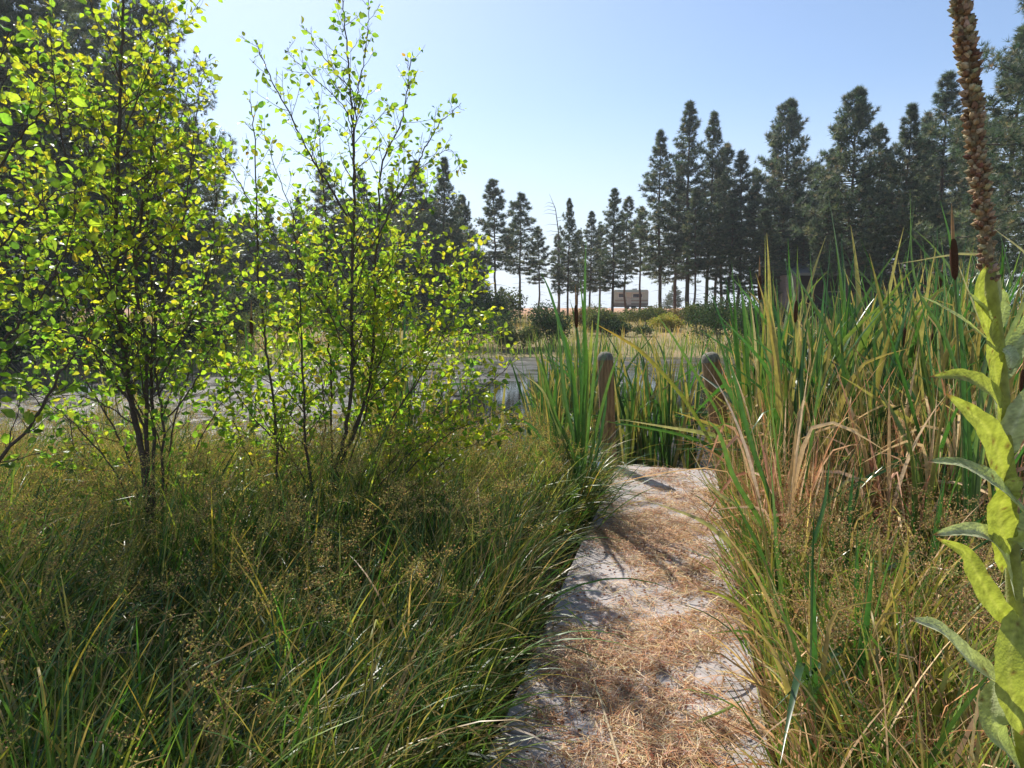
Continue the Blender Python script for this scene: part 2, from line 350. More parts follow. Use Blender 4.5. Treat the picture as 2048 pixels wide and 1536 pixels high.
def post(base, top, r, label):
    root = empty("wooden_post", (base[0], base[1], base[2])); tag(root, label, "post", "wooden posts at the end of the dock")
    ax = top - base; H = np.linalg.norm(ax)
    for name, z0, z1, col, rr in (("post_shaft", -0.9, 0, (0.30, 0.19, 0.095), r), ("post_cap", 0, 0, (0.24, 0.22, 0.17), r * 1.0)):
        mb = MB(); nseg = 24; sides = 20
        if name == "post_shaft": zz = np.linspace(-0.9, H - r * 1.05, nseg); rad = r * (1 + 0.02 * np.sin(zz * 9)) * np.linspace(1.03, 1.0, nseg)
        else:
            a = np.linspace(0, math.pi / 2, 10); zz = H - r * 1.05 + r * 1.02 * np.sin(a); rad = np.maximum(r * (0.15 + 0.85 * np.cos(a) ** 0.75), 0.002); rad[-1] = 0.003
        pts = np.stack([ax[0] / H * zz, ax[1] / H * zz, ax[2] / H * zz], -1)
        c = np.array(col); th = rng.normal(size=(len(zz) * sides, 1)) * 0.05
        tube(mb, pts, rad, sides, np.clip(c * (1 + th), 0, 1), False)
        mb.obj(name, M_WOOD, root)
    return root
pl = D(0.04, -0.09); pr = D(0.15, DW + 0.09)
post(pl, P(1210, 703, pl[1]), 0.082, "round wooden post with grey domed top at left corner of the dock end")
post(pr, P(1419, 704, pr[1]), 0.090, "round wooden post at right corner of the dock end, beside tall cattails")

def strips(mb, base, az, L, W, curve, c0, z, seg=4, lift=0.006):
    N = len(base); t = np.linspace(-0.5, 0.5, seg + 1)
    a = az[:, None] + curve[:, None] * t[None]
    st = (L / seg)[:, None, None] * np.stack([np.cos(a), np.sin(a), 0 * a], -1)
    pos = base[:, None] + np.cumsum(st, 1) - st.sum(1, keepdims=True) / 2
    pos[..., 2] = z[:, None] + lift * rng.random((N, 1)) * (0.25 - t[None] ** 2) * 4 + (rng.normal(size=(N, 1)) * 0.02 * t[None])
    pos[..., 2] = np.maximum(pos[..., 2], 0.003)
    sd = np.stack([-np.sin(a), np.cos(a), 0.35 * rng.normal(size=(N, 1)) * np.ones_like(a)], -1) * (W[:, None, None] / 2)
    v = np.stack([pos - sd, pos + sd], 2)
    i = (np.arange(N) * (seg + 1) * 2)[:, None] + (np.arange(seg) * 2)[None]
    q = np.stack([i, i + 1, i + 3, i + 2], -1).reshape(-1, 4)
    mb.add(v.reshape(-1, 3), q, None, np.repeat(c0, (seg + 1) * 2, 0))
def cover(u, v):
    n1 = wob(u, v, 3.1, 3) + 0.6 * wob(u, v, 7.7, 5) + 0.6 * wob(u, v, 17, 1) + 0.3 * wob(u, v, 31, 4)
    mid = 1 - ((v / DW - 0.55) / 0.5) ** 2
    return n1 * 0.55 + 0.45 * mid + np.interp(u, [0, 0.5, 1.2, 6], [-0.74, -0.46, -0.20, -0.24])
N = 64000; uu = rng.random(N) * 7.6; vv = rng.random(N) * (DW + 0.1) - 0.05
keep = cover(uu, vv) + 0.16 * rng.normal(size=N) > 0.06; keep &= rng.random(N) < np.interp(uu, [0, 2, 5, 7.6], [0.45, 0.8, 1, 0.8])
uu, vv = uu[keep], vv[keep]; N = len(uu)
base = FL[:2][None] - du[None] * uu[:, None] + dv[None] * vv[:, None]; base = np.concatenate([base, np.zeros((N, 1))], 1)
mb = MB()
cc = pal(N, [(0.62, 0.43, 0.25), (0.50, 0.26, 0.13), (0.26, 0.11, 0.06), (0.78, 0.62, 0.42), (0.54, 0.42, 0.2)], [4, 3.2, 1.6, 2.4, 0.6], 0.2)
strips(mb, base, rng.random(N) * 6.283, rng.uniform(0.05, 0.15, N), rng.uniform(0.0015, 0.0032, N), rng.normal(size=N) * 0.9, cc, 0.004 + 0.040 * rng.random(N) ** 1.5 * np.clip(cover(uu, vv) + 0.3, 0.1, 1.2))
# scattered bud scales and bark bits
N2 = 1500; uu = rng.random(N2) * 7.4; vv = rng.random(N2) * DW
b2 = np.concatenate([FL[:2][None] - du[None] * uu[:, None] + dv[None] * vv[:, None], 0.009 + 0.012 * rng.random((N2, 1))], 1)
tv = np.array([(-.5, -.5, 0), (.5, -.4, .15), (.45, .5, 0), (-.4, .45, .2), (0, 0, .5)]); tt = np.array([(0, 1, 4), (1, 2, 4), (2, 3, 4), (3, 0, 4)])
v, t, c = inst(tv, tt, frames(rdir(N2) * [1, 1, 0.1], np.array([0, 0, 1.0])), rng.uniform(0.006, 0.02, N2), b2, pal(N2, [(0.2, 0.08, 0.04), (0.33, 0.2, 0.1)], [2, 1]))
mb.add(v, None, t, c)
o = mb.obj("pine_needle_litter", M_STRAW); tag(o, "fallen tan pine needles scattered over the dock boards", "pine needles", kind="stuff")

# ------------------------------------------------------------------ pines
NEEDLES = []
def tuft_template(k, ln, w, g):
    tv, tt = [], []
    for _ in range(k):
        d = nrm(np.array([g.normal() * 0.62, 0.25 + g.random(), g.normal() * 0.62])); s = nrm(np.cross(d, g.normal(size=3)))
        L = ln * g.uniform(0.7, 1.15); i0 = len(tv)
        tv += [s * w * 0.5, -s * w * 0.5, d * L]; tt.append((i0, i0 + 1, i0 + 2))
    return np.array(tv), np.array(tt)
def pine_proto(seed, H, zb, wid, nbr, shape=0.8, tufts=15, tsz=0.30, kn=16, trunk_r=0.17, droop=0.0, wneedle=0.034, bare=0.25, cols=None):
    g = np.random.default_rng(seed)
    root = empty("pine_tree")
    trunk = MB(); crown = MB()
    zs = np.linspace(-0.4, H, 16); ox = np.cumsum(g.normal(size=16)) * 0.035; oy = np.cumsum(g.normal(size=16)) * 0.035
    tp = np.stack([ox - ox[0], oy - oy[0], zs], -1); tr = trunk_r * np.clip(1 - zs / H, 0.03, 1.1) ** 0.75
    tube(trunk, tp, tr, 9, (0.125, 0.085, 0.062))
    tuftP, tuftD = [], []
    for i in range(nbr):
        t = (i + g.random()) / nbr; t = t ** 1.06; z = zb * H + (H - zb * H) * t * 0.985
        f = (1 - t) ** shape * (0.55 + 0.45 * min(1, t / 0.22)) + 0.035
        L = wid * 1.5 * f * g.uniform(0.5, 1.2); L = max(L, 0.25)
        az = i * 2.399 + g.normal() * 0.5; el = np.interp(t, [0, 0.5, 1], [-8 - droop, 14, 52]) + g.normal() * 9
        el = R(el); h = np.array([math.cos(az), math.sin(az), 0])
        x0 = np.array([np.interp(z, zs, tp[:, 0]), np.interp(z, zs, tp[:, 1]), z])
        n_ = 6; q = np.linspace(0, 1, n_); e = el + R(26) * q ** 2 - R(8) * np.sin(q * 3)
        st = (L / (n_ - 1)) * (np.cos(e)[:, None] * h + np.sin(e)[:, None] * np.array([0, 0, 1])); pts = x0 + np.concatenate([[np.zeros(3)], np.cumsum(st[1:], 0)])
        tube(trunk, pts, np.linspace(0.014 + 0.013 * L, 0.006, n_), 4, (0.10, 0.075, 0.06))
        k = max(5, int(tufts * 1.35 * (0.4 + 0.6 * L / max(wid * 0.6, 0.3)) * g.uniform(0.7, 1.2)))
        u = bare + (1.02 - bare) * g.random(k) ** 0.75
        pp = np.stack([np.interp(u, q, pts[:, j]) for j in range(3)], -1)
        lat = np.cross(h, [0, 0, 1.0]); sp = L * 0.24 * (1.1 - u * 0.6)
        off = lat[None] * (g.normal(size=k) * sp)[:, None] + np.array([0, 0, 1])[None] * (g.normal(size=k) * 0.10 * L * 0.5 + 0.05)[:, None]
        pp = pp + off; tuftP.append(pp); tuftD.append(h[None] * 0.55 + nrm(off) * 0.5 + np.array([0, 0, 0.65])[None] + g.normal(size=(k, 3)) * 0.28)
    k = 16; tuftP.append(np.stack([g.normal(size=k) * 0.07 + tp[-1, 0], g.normal(size=k) * 0.07 + tp[-1, 1], H - 0.5 * g.random(k) ** 1.2], -1)); tuftD.append(np.array([[0, 0, 1.0]]) + g.normal(size=(k, 3)) * 0.3)
    for j in range(int(6 * (1 + zb * 5))):   # dead stubs on the lower trunk
        z = H * zb * g.uniform(0.35, 1.0); az = g.random() * 6.28; L = g.uniform(0.3, 1.3)
        x0 = np.array([np.interp(z, zs, tp[:, 0]), np.interp(z, zs, tp[:, 1]), z])
        tube(trunk, [x0, x0 + np.array([math.cos(az) * L * .5, math.sin(az) * L * .5, -0.02]), x0 + np.array([math.cos(az) * L, math.sin(az) * L, -0.15 * L])], [0.016, 0.011, 0.004], 4, (0.13, 0.11, 0.10))
    pp = np.concatenate(tuftP); dd = np.concatenate(tuftD); n_ = len(pp)
    cols = cols or [(0.09, 0.13, 0.08), (0.17, 0.20, 0.115), (0.05, 0.08, 0.052), (0.34, 0.29, 0.18)]
    for s in range(5):
        m_ = np.arange(n_) % 5 == s
        tv, tt = tuft_template(kn, tsz * 1.15, wneedle * 1.15, g)
        v, t, c = inst(tv, tt, frames(dd[m_], rdir(m_.sum(), g)), g.uniform(0.7, 1.25, m_.sum()), pp[m_], pal(m_.sum(), cols, [4, 3, 2, 0.7], 0.15, g))
        crown.add(v, None, t, c)
    trunk.obj("trunk", M_PBARK, root); crown.obj("crown", M_PINE, root, smooth=False)
    root["H"] = H
    return root
protos = {
 'cone': pine_proto(11, 16, 0.22, 2.5, 120, 0.85, 17),
 'dense': pine_proto(12, 16, 0.24, 2.9, 140, 0.72, 19, 0.32),
 'tall': pine_proto(13, 18, 0.24, 2.0, 105, 0.7, 16),
 'thin': pine_proto(14, 14, 0.36, 1.25, 70, 0.6, 12, 0.28, trunk_r=0.11),
 'lone': pine_proto(15, 14, 0.36, 1.6, 72, 0.55, 15, 0.3, trunk_r=0.12),
 'broad': pine_proto(16, 15, 0.10, 3.3, 130, 0.65, 20, 0.32),
 'big': pine_proto(17, 20, 0.14, 4.2, 150, 0.6, 34, 0.30, 20, 0.26, 6, 0.022),
 'big2': pine_proto(18, 20, 0.10, 3.8, 150, 0.55, 36, 0.30, 20, 0.24, 8, 0.022),
 'small': pine_proto(19, 6, 0.05, 1.7, 80, 0.8, 12, 0.24, trunk_r=0.09),
}
used = set()
PG = "pines beyond the pond"
def pine(px, top, d, kind, label, wscale=1.0, group=PG, rz=None):
    a = P(px, 616, d); x, y = a[0], a[1]; z = gz(x, y)
    H = P(px, top, d)[2] - z
    r0 = protos[kind]; H0 = r0["H"]; s = H / H0
    o = r0 if kind not in used else copy_tree(r0); used.add(kind)
    o.location = (x, y, z); o.rotation_euler = (0, 0, rz if rz is not None else random.random() * 6.28); w = s ** 0.5 * wscale
    o.scale = (w, w, s); tag(o, label, "pine tree", group)
    return o
# right hand row
T = [(1318, 262, 52, 'tall', "tall pine with long bare trunk standing just right of the camper", 0.95),
 (1374, 203, 50, 'tall', "tallest of the three crowded pines right of the camper, with sparse crown", 1.05),
 (1412, 226, 52, 'tall', "pine just right of the tallest crowded pine near the camper", 0.9),
 (1443, 290, 54, 'thin', "slim pine standing right of the crowded tall pines", 1.2),
 (1473, 306, 50, 'thin', "narrow short pine in the dip before the broad cone shaped pine", 1.25),
 (1500, 338, 57, 'cone', "low pine half hidden at the left foot of the broad cone shaped pine", 0.8),
 (1560, 203, 49, 'dense', "broad full pine of neat cone shape above the brown spiked reeds", 0.92),
 (1612, 335, 56, 'thin', "short pine filling the gap right of the full cone shaped pine", 1.3),
 (1690, 180, 40.5, 'dense', "tall bushy pine with twin side tops above the brown house roof", 0.92),
 (1742, 252, 50, 'thin', "thin pine top poking up right of the bushy twin sided pine", 1.1),
 (1790, 213, 40, 'cone', "light green cone shaped pine in front of the house's right half", 0.95),
 (1832, 228, 52, 'thin', "slender pine top between the light green pine and the tall dark one", 1.2),
 (1868, 148, 42, 'tall', "tall dark pine with clear straight trunk left of the mullein spike", 1.15),
 (1914, 165, 50, 'tall', "pine seen just left behind the mullein spike", 0.9),
 (1990, 60, 33, 'cone', "large dark pine directly right of the mullein spike", 1.1),
 (2075, -120, 27, 'big', "huge dark pine cut off by the right edge of the view", 0.8),
 # centre
 (990, 362, 50, 'lone', "lone slim pine with bare lower trunk, standing clear left of the gap in the row", 1.0),
 (1040, 390, 54, 'lone', "ragged topped pine with leaning tip, right of the lone slim pine", 1.1),
 (1076, 455, 56, 'thin', "shortest thin pine left of the dead treetop", 1.1),
 (1136, 398, 53, 'cone', "full pine just right of the dead treetop", 0.68),
 (1180, 423, 55, 'tall', "dark rounded pine between the two full pines left of the camper", 0.8),
 (1226, 377, 52, 'tall', "full pine with split top standing over the camper", 0.9),
 (1252, 396, 58, 'thin', "narrow pine top touching the split topped pine", 1.1),
 (1115, 470, 60, 'thin', "thin young pine behind the dead treetop", 1.0),
 (1280, 415, 62, 'thin', "small pine filling in behind the camper", 1.2),
 # left of centre, behind the alders
 (886, 318, 44, 'cone', "tall blue green pine seen right of the middle alder's crown", 0.85),
 (925, 392, 47, 'dense', "dark full pine at the right end of the pines behind the alder", 0.65),
 (830, 322, 46, 'tall', "pine seen through the right side of the middle alder", 1.0),
 (780, 362, 50, 'cone', "shorter pine seen through the middle alder near its centre stem", 0.8),
 (728, 345, 47, 'tall', "pine behind the tallest stem of the middle alder", 0.9),
 (655, 330, 48, 'thin', "pointed pine top between the left slanting alder stems", 1.3),
 (600, 395, 52, 'cone', "low pine in the gap left of the middle alder's fan of stems", 0.75),
 (545, 410, 48, 'cone', "low pine just right of the bright gap between the two alders", 0.7),
 (480, 430, 50, 'thin', "slim low pine showing in the bright gap between the alders", 1.2),
 (957, 500, 46, 'dense', "dark low pine beside the lone slim pine's trunk", 0.5)]
for (px, top, d, kd, lb, ws) in T: pine(px, top, d, kd, lb, ws)
for (px, top, d, ws) in [(1385, 380, 47, 1.0), (1455, 400, 46, 1.1), (1520, 420, 45, 1.1), (1605, 400, 46, 1.1), (1650, 380, 41, .9), (1840, 360, 41, .9), (1545, 330, 62, 1), (1655, 300, 60, 1), (1720, 330, 62, 1), (1765, 300, 58, 1), (1850, 290, 60, 1), (1895, 240, 62, 1), (1940, 230, 52, 1.1), (1430, 330, 64, 1), (1350, 330, 66, 1), (1585, 320, 66, 1), (1200, 450, 66, 1), (1155, 460, 68, 1), (1635, 360, 50, 1.1), (1820, 330, 48, 1.2)]:
    pine(px, top, d, random.choice(['tall', 'thin', 'cone', 'tall']), "dark filler pine in the back rank behind the right-hand row of pines", ws, "back rank of pines behind the row")
for (px, top, d, ws) in [(445, 470, 48, 1.1), (500, 430, 50, 1.1), (590, 450, 47, 1.1), (640, 480, 45, 1.2), (685, 430, 50, 1.2), (745, 450, 44, 1.2), (800, 460, 46, 1.1), (850, 440, 50, 1.2), (900, 470, 44, 1.2), (930, 500, 48, 1.0), (700, 400, 58, 1), (760, 410, 60, 1), (805, 390, 56, 1), (860, 400, 58, 1), (905, 440, 56, 1), (570, 470, 60, 1), (630, 440, 58, 1), (510, 480, 62, 1)]:
    pine(px, top, d, random.choice(['cone', 'broad', 'dense']), "shaded pine in the rank seen through the middle alder", ws, "shaded pines seen through the middle alder")
L_ = [(15, -260, 24, 'big2', "massive dark pine at the left edge with bare horizontal limbs", 0.8), (110, -120, 27, 'big2', "massive dark pine second from the left edge, behind bright alder leaves", 0.8),
      (215, -60, 30, 'big', "big dark pine behind the left alder's thickest stem", 0.75), (325, -40, 28, 'big', "big dark pine whose right side stands against the bright sky", 0.72),
      (395, 250, 33, 'broad', "lower dark pine at the right foot of the big left pines", 0.8), (60, 60, 33, 'big2', "dark pine filling in between the two massive pines on the left", 0.75), (270, 80, 35, 'big2', "dark pine set back between the big left pines", 0.7)]
for (px, top, d, kd, lb, ws) in L_: pine(px, top, d, kd, lb, ws, "big dark pines on the left bank")
for (px, top, d) in [(1005, 575, 95), (1350, 570, 110), (1336, 590, 115), (1020, 592, 100), (940, 560, 62)]:
    pine(px, top, d, 'small', "small hazy conifer low on the far horizon between the trunks", 1.0, "small distant conifers")
# dead top
root = empty("dead_tree", tuple(P(1118, 616, 57)[:2]) + (gz(*P(1118, 616, 57)[:2]),)); tag(root, "dead bare treetop sticking up thin and crooked between the centre pines", "dead tree")
mb = MB(); H = P(1098, 388, 57)[2] - root.location.z
tube(mb, [(0, 0, -.3), (0, 0, H * .4), (-.1, 0, H * .7), (-.35, 0, H * .88), (-.85, 0, H)], [.11, .085, .05, .03, .008], 6, (0.19, 0.16, 0.14)); mb.obj("trunk", M_PBARK, root)
for j in range(14):
    mb = MB(); z = H * (0.55 + 0.4 * j / 14); s = random.choice([-1, 1]); L = random.uniform(.4, 1.2); x = float(np.interp(z / H, [0, .4, .7, .88, 1], [0, 0, -.1, -.35, -.85]))
    tube(mb, [(x, 0, z), (x + s * L * .6, random.uniform(-.3, .3), z + .1), (x + s * L, random.uniform(-.4, .4), z - .05)], [.02, .013, .004], 4, (0.2, 0.17, 0.15)); mb.obj("bare_branch", M_PBARK, root)

# ------------------------------------------------------------------ bushes on the far banks
def leaf_blob(mb, c, r, n, sz, cols, wts, g, shell=0.35):
    d = rdir(n, g); rad = (shell + (1 - shell) * g.random(n) ** 0.5); lump = 1 + 0.22 * np.sin(d[:, 0] * 7 + c[0]) * np.cos(d[:, 2] * 6 + c[1]) + 0.12 * np.sin(d[:, 1] * 15)
    p = c + d * (rad * lump)[:, None] * r; p[:, 2] = np.maximum(p[:, 2], c[2] - r[2] * 0.9)
    tv = np.array([(-.32, .0, 0), (0, -.5, 0), (.32, 0, 0), (0, .5, .08)]); tt = np.array([(0, 1, 2), (0, 2, 3)])
    v, t, cc = inst(tv, tt, frames(rdir(n, g), rdir(n, g)), g.uniform(0.6, 1.4, n) * sz, p, pal(n, cols, wts, 0.2, g)); mb.add(v, None, t, cc)
def bush(px, pbase, d, w, h, cols, label, name="shrub", n=5000, sz=0.09, group="shrubs on the far bank"):
    x, y = P(px, pbase, d)[:2]; z = gz(x, y); g = np.random.default_rng(int(px * 3 + d) + 1000)
    root = empty(name, (x, y, z)); tag(root, label, "shrub", group)
    mb = MB(); st = MB(); k = 7
    for j in range(k):
        c = np.array([g.uniform(-.45, .45) * w, g.uniform(-.3, .3) * w, h * g.uniform(0.35, 0.68)]); r = np.array([w * .3, w * .28, h * g.uniform(.26, .4)])
        leaf_blob(mb, c, r, n // k, sz, cols, [3, 2, 1.5], g, 0.2)
        tube(st, [(c[0] * .2, c[1] * .2, -.15), c * [.7, .7, .6], c + [0, 0, r[2] * .7]], [0.03, 0.018, 0.005], 5, (0.10, 0.08, 0.06))
    st.obj("stems", M_BARK, root); mb.obj("foliage", M_BUSH, root, smooth=False); return root
BR = [(0.22, 0.15, 0.07), (0.30, 0.22, 0.09), (0.14, 0.12, 0.06)]
DK = [(0.04, 0.075, 0.035), (0.07, 0.11, 0.05), (0.11, 0.13, 0.06)]; OL = [(0.12, 0.15, 0.05), (0.2, 0.2, 0.07), (0.08, 0.11, 0.05)]; YL = [(0.42, 0.38, 0.08), (0.3, 0.33, 0.07), (0.5, 0.36, 0.12)]
bush(1440, 690, 31, 2.9, 2.7, DK, "dark rounded shrub on the far bank right of the dirt slope, below the pine trunks")
bush(1500, 690, 29, 2.2, 2.2, DK, "dark shrub on the far bank partly hidden by the reed stand")
bush(1105, 690, 31, 1.7, 2.1, DK, "dark shrub at the water's edge left of the tall cattail leaves")
bush(1215, 660, 36, 2.0, 1.5, OL, "olive shrub on the far bank below the camper")
bush(1290, 650, 40, 2.6, 1.3, OL, "low olive shrub on the slope right below the camper")
bush(1345, 665, 38, 2.0, 1.0, YL, "low yellowish shrub between the dirt slope and the far shore")
bush(1035, 690, 30, 1.6, 1.1, OL, "small olive shrub left of the dark one at the water's edge")
bush(940, 690, 31, 3.0, 2.2, DK, "wide dark shrub on the far shore right of the middle alder")
bush(830, 690, 31, 3.2, 1.8, DK, "dark shrub on the far shore seen through the right of the alder")
bush(700, 690, 32, 3.2, 1.6, OL, "olive shrub on the far shore behind the alder stems")
bush(560, 690, 31, 3.0, 1.7, OL, "olive shrub on the far shore between the two alders")
bush(455, 700, 28, 2.4, 1.6, OL, "pale olive shrub at the foot of the left pines by the scummy water")
bush(380, 720, 27, 2.6, 1.4, DK, "dark shrub under the left pines behind the left alder")
bush(290, 730, 24, 2.6, 1.4, DK, "dark shrub under the left pines just left of the thick alder stems")
bush(190, 760, 21, 2.8, 1.6, DK, "dark shrub on the left bank below the big pines")
bush(80, 780, 19, 3.0, 1.9, DK, "dark shrub on the left bank near the left edge")
bush(-30, 800, 18, 3.0, 2.3, DK, "dark shrub cut by the left edge of the view")
for px in (1580, 1660, 1760, 1850, 1960, 2040):
    bush(px, 690, 27, 3.2, 1.2, DK if px % 20 else OL, "dark undergrowth shrub in front of the brown house, behind the reeds", group="undergrowth shrubs before the house")
bush(1175, 650, 39, 2.2, 1.5, BR, "brown dry shrub on the slope left of the camper")
bush(1255, 660, 35, 1.8, .9, DK, "small dark shrub low on the slope below the olive ones")
bush(1325, 650, 44, 2.4, 1.3, BR, "brown shrub at the top of the dry slope right of the camper")
bush(1395, 655, 37, 1.9, 1.6, OL, "olive shrub touching the left side of the dark rounded shrub")
for q in range(26):
    px = 400 + q * 24 + random.uniform(-8, 8); bush(px, 640, random.uniform(40, 50), random.uniform(2.6, 4), random.uniform(1.4, 2.6), DK if q % 3 else OL, "shaded thicket shrub under the pines across the water, left of centre", n=2600, sz=.15, group="thicket under the pines across the water")
for q in range(15):
    px = 1420 + q * 44 + random.uniform(-8, 8); bush(px, 640, random.uniform(40, 48), random.uniform(2.2, 3.4), random.uniform(.7, 1.4), DK if q % 3 else OL, "shaded thicket shrub before the house behind the tall reeds", n=2600, sz=.15, group="thicket before the house")
# far shore grass and reeds
def far_grass(name, n, xr, yr, hr, wr, cols, wts, label, dmin=0.0, dmax=9, bend=0.5):
    x = rng.uniform(*xr, n); y = rng.uniform(*yr, n); d = pond_dist(x, y); k = (d > dmin) & (d < dmax) & (wob(x, y, 0.9, 4) + 0.5 * rng.normal(size=n) > -0.5)
    x, y = x[k], y[k]; n = len(x); mb = MB(); c = pal(n, cols, wts)
    b0 = np.stack([x, y, np.maximum(ground_z(x, y), WZ - .1) - 0.03], -1)
    blades(mb, b0, rng.random(n) * 6.28, rng.random(n) * 0.25, rng.random(n) * bend * 2, rng.uniform(*hr, n), rng.uniform(*wr, n), c, c * [1.3, 1.15, 0.9], 3, rng.random(n) * 3, 0)
    o = mb.obj(name, M_GRASS); tag(o, label, "grass", kind="stuff"); return o
far_grass("far_reeds", 16000, (-12, 18), (13, 31), (0.5, 1.15), (0.02, 0.045), [(0.10, 0.20, 0.04), (0.2, 0.27, 0.06), (0.35, 0.33, 0.12)], [3, 2, 1], "band of green reeds along the far shore of the pond", -0.7, 1.4)
far_grass("dry_grass", 34000, (-30, 40), (20, 62), (0.3, 0.8), (0.02, 0.05), [(0.5, 0.4, 0.14), (0.38, 0.34, 0.1), (0.55, 0.36, 0.2), (0.22, 0.24, 0.08)], [3, 2, 2, 2], "dry yellow grass covering the slope across the pond", 1.0, 26)

# ------------------------------------------------------------------ camper
def rounded_box(mb, lo, hi, col, bev):
    x0, y0, z0 = lo; x1, y1, z1 = hi
    a = [(x0 + bev, z0), (x1 - bev, z0), (x1, z0 + bev), (x1, z1 - bev), (x1 - bev, z1), (x0 + bev, z1), (x0, z1 - bev), (x0, z0 + bev)]
    v = [(p[0], y0, p[1]) for p in a] + [(p[0], y1, p[1]) for p in a]; m = len(a)
    mb.add(v, [[i, (i + 1) % m, m + (i + 1) % m, m + i] for i in range(m)], [[0, i + 1, i] for i in range(1, m - 1)] + [[m, m + i, m + i + 1] for i in range(1, m - 1)], col)
CD = 92; ca = P(1259, 612, CD); cz = gz(ca[0], ca[1]); k = CD / FPX
root = empty("camper_trailer", (ca[0], ca[1], cz)); tag(root, "cream camper trailer parked among the pines across the pond", "camper")
mb = MB(); rounded_box(mb, (-34 * k, -1.1, 0.45), (34 * k, 1.1, 2.55), (0.44, 0.48, 0.38), 0.14); mb.obj("body", M_PAINT, root, smooth=False)
mb = MB(); box(mb, (-32 * k, -1.12, 1.02), (33 * k, -1.103, 1.24), (0.30, 0.27, 0.2)); mb.obj("stripe", M_PAINT, root, smooth=False)
for (x0, x1, z0, z1) in ((-1.7, -0.9, 1.5, 2.1), (0.2, 1.5, 1.5, 2.05)):
    mb = MB(); box(mb, (x0, -1.13, z0), (x1, -1.104, z1), (0.75, 0.74, 0.7)); w = mb.obj("window", M_PAINT, root, smooth=False)
    mb = MB(); box(mb, (x0 + .05, -1.137, z0 + .05), (x1 - .05, -1.132, z1 - .05), (0.05, 0.06, 0.07)); mb.obj("pane", M_PAINT, w, smooth=False)
mb = MB(); box(mb, (-0.55, -1.128, 0.6), (0.02, -1.104, 2.2), (0.5, 0.46, 0.36)); mb.obj("door", M_PAINT, root, smooth=False)
mb = MB(); box(mb, (0.3, -.3, 2.552), (0.9, .3, 2.72), (0.5, 0.5, 0.48)); mb.obj("roof_vent", M_PAINT, root, smooth=False)
mb = MB(); box(mb, (-33.6 * k, -1.117, 0.47), (33.6 * k, -1.103, 0.80), (0.20, 0.18, 0.14)); mb.obj("skirt", M_PAINT, root, smooth=False)
mb = MB(); box(mb, (-1.9, -1.55, 2.18), (1.7, -1.12, 2.25), (0.55, 0.55, 0.5)); mb.obj("awning", M_PAINT, root, smooth=False)
for x in (-0.5, 0.35):
    mb = MB(); tube(mb, [(x, -1.08, 0.33), (x, -0.86, 0.33)], [0.33, 0.33], 16, (0.03, 0.03, 0.03), True); mb.obj("wheel", M_PAINT, root, smooth=False)
mb = MB(); box(mb, (-2.3, -.8, 0.28), (2.9, .8, 0.447), (0.06, 0.06, 0.06)); mb.obj("chassis", M_PAINT, root, smooth=False)

# ------------------------------------------------------------------ house on the right bank
HD = 44; hx0, hx1 = P(1592, 600, HD)[0], P(1905, 600, HD)[0]; hz = gz((hx0 + hx1) / 2, HD)
root = empty("house", ((hx0 + hx1) / 2, HD, hz)); tag(root, "brown single storey house half hidden behind reeds and pines", "house"); w = (hx1 - hx0) / 2
M_SID = solid("brown_siding", 0.8, 2, 0.7, 1.3, 0.3, (1, 1, 14)); M_ROOF = solid("grey_roof", 0.8, 4, 0.8, 1.2, 0.3)
ez = P(1700, 548, HD)[2] - hz; rz_ = P(1700, 527, HD)[2] - hz
mb = MB(); box(mb, (-w, 0, -0.4), (w, 6, ez), (0.05, 0.033, 0.025)); mb.obj("wall", M_SID, root, smooth=False)
mb = MB(); e = 0.5
v = [(-w - e, -e, ez + .02), (w + e, -e, ez + .02), (w + e, 6 + e, ez + .02), (-w - e, 6 + e, ez + .02), (-w - e, 3, rz_ + .3), (w + e, 3, rz_ + .3)]
mb.add(v, [[0, 1, 5, 4], [2, 3, 4, 5], [0, 3, 2, 1]], [[0, 4, 3], [1, 2, 5]], (0.17, 0.165, 0.16)); rf = mb.obj("roof", M_ROOF, root, smooth=False)
mb = MB(); box(mb, (-w - e, -e - .03, ez - .12), (w + e, -e - .003, ez + .05), (0.3, 0.29, 0.27)); mb.obj("fascia", M_PAINT, root, smooth=False)
mb = MB(); box(mb, (-w - 0.9, -0.5, -0.4), (-w - 0.02, 0.5, ez - 0.1), (0.36, 0.26, 0.22)); mb.obj("chimney", M_SID, root, smooth=False)
for x in (-2.4, 0.4, 2.9):
    mb = MB(); box(mb, (x - .65, -.05, 0.9), (x + .65, -.002, 2.0), (0.25, 0.2, 0.16)); wn_ = mb.obj("window", M_PAINT, root, smooth=False)
    mb = MB(); box(mb, (x - .57, -.06, 0.98), (x + .57, -.052, 1.92), (0.03, 0.035, 0.04)); mb.obj("pane", M_PAINT, wn_, smooth=False)
mb = MB(); box(mb, (-1.4, -.05, -0.1), (-0.5, -.002, 1.95), (0.16, 0.07, 0.05)); mb.obj("door", M_PAINT, root, smooth=False)

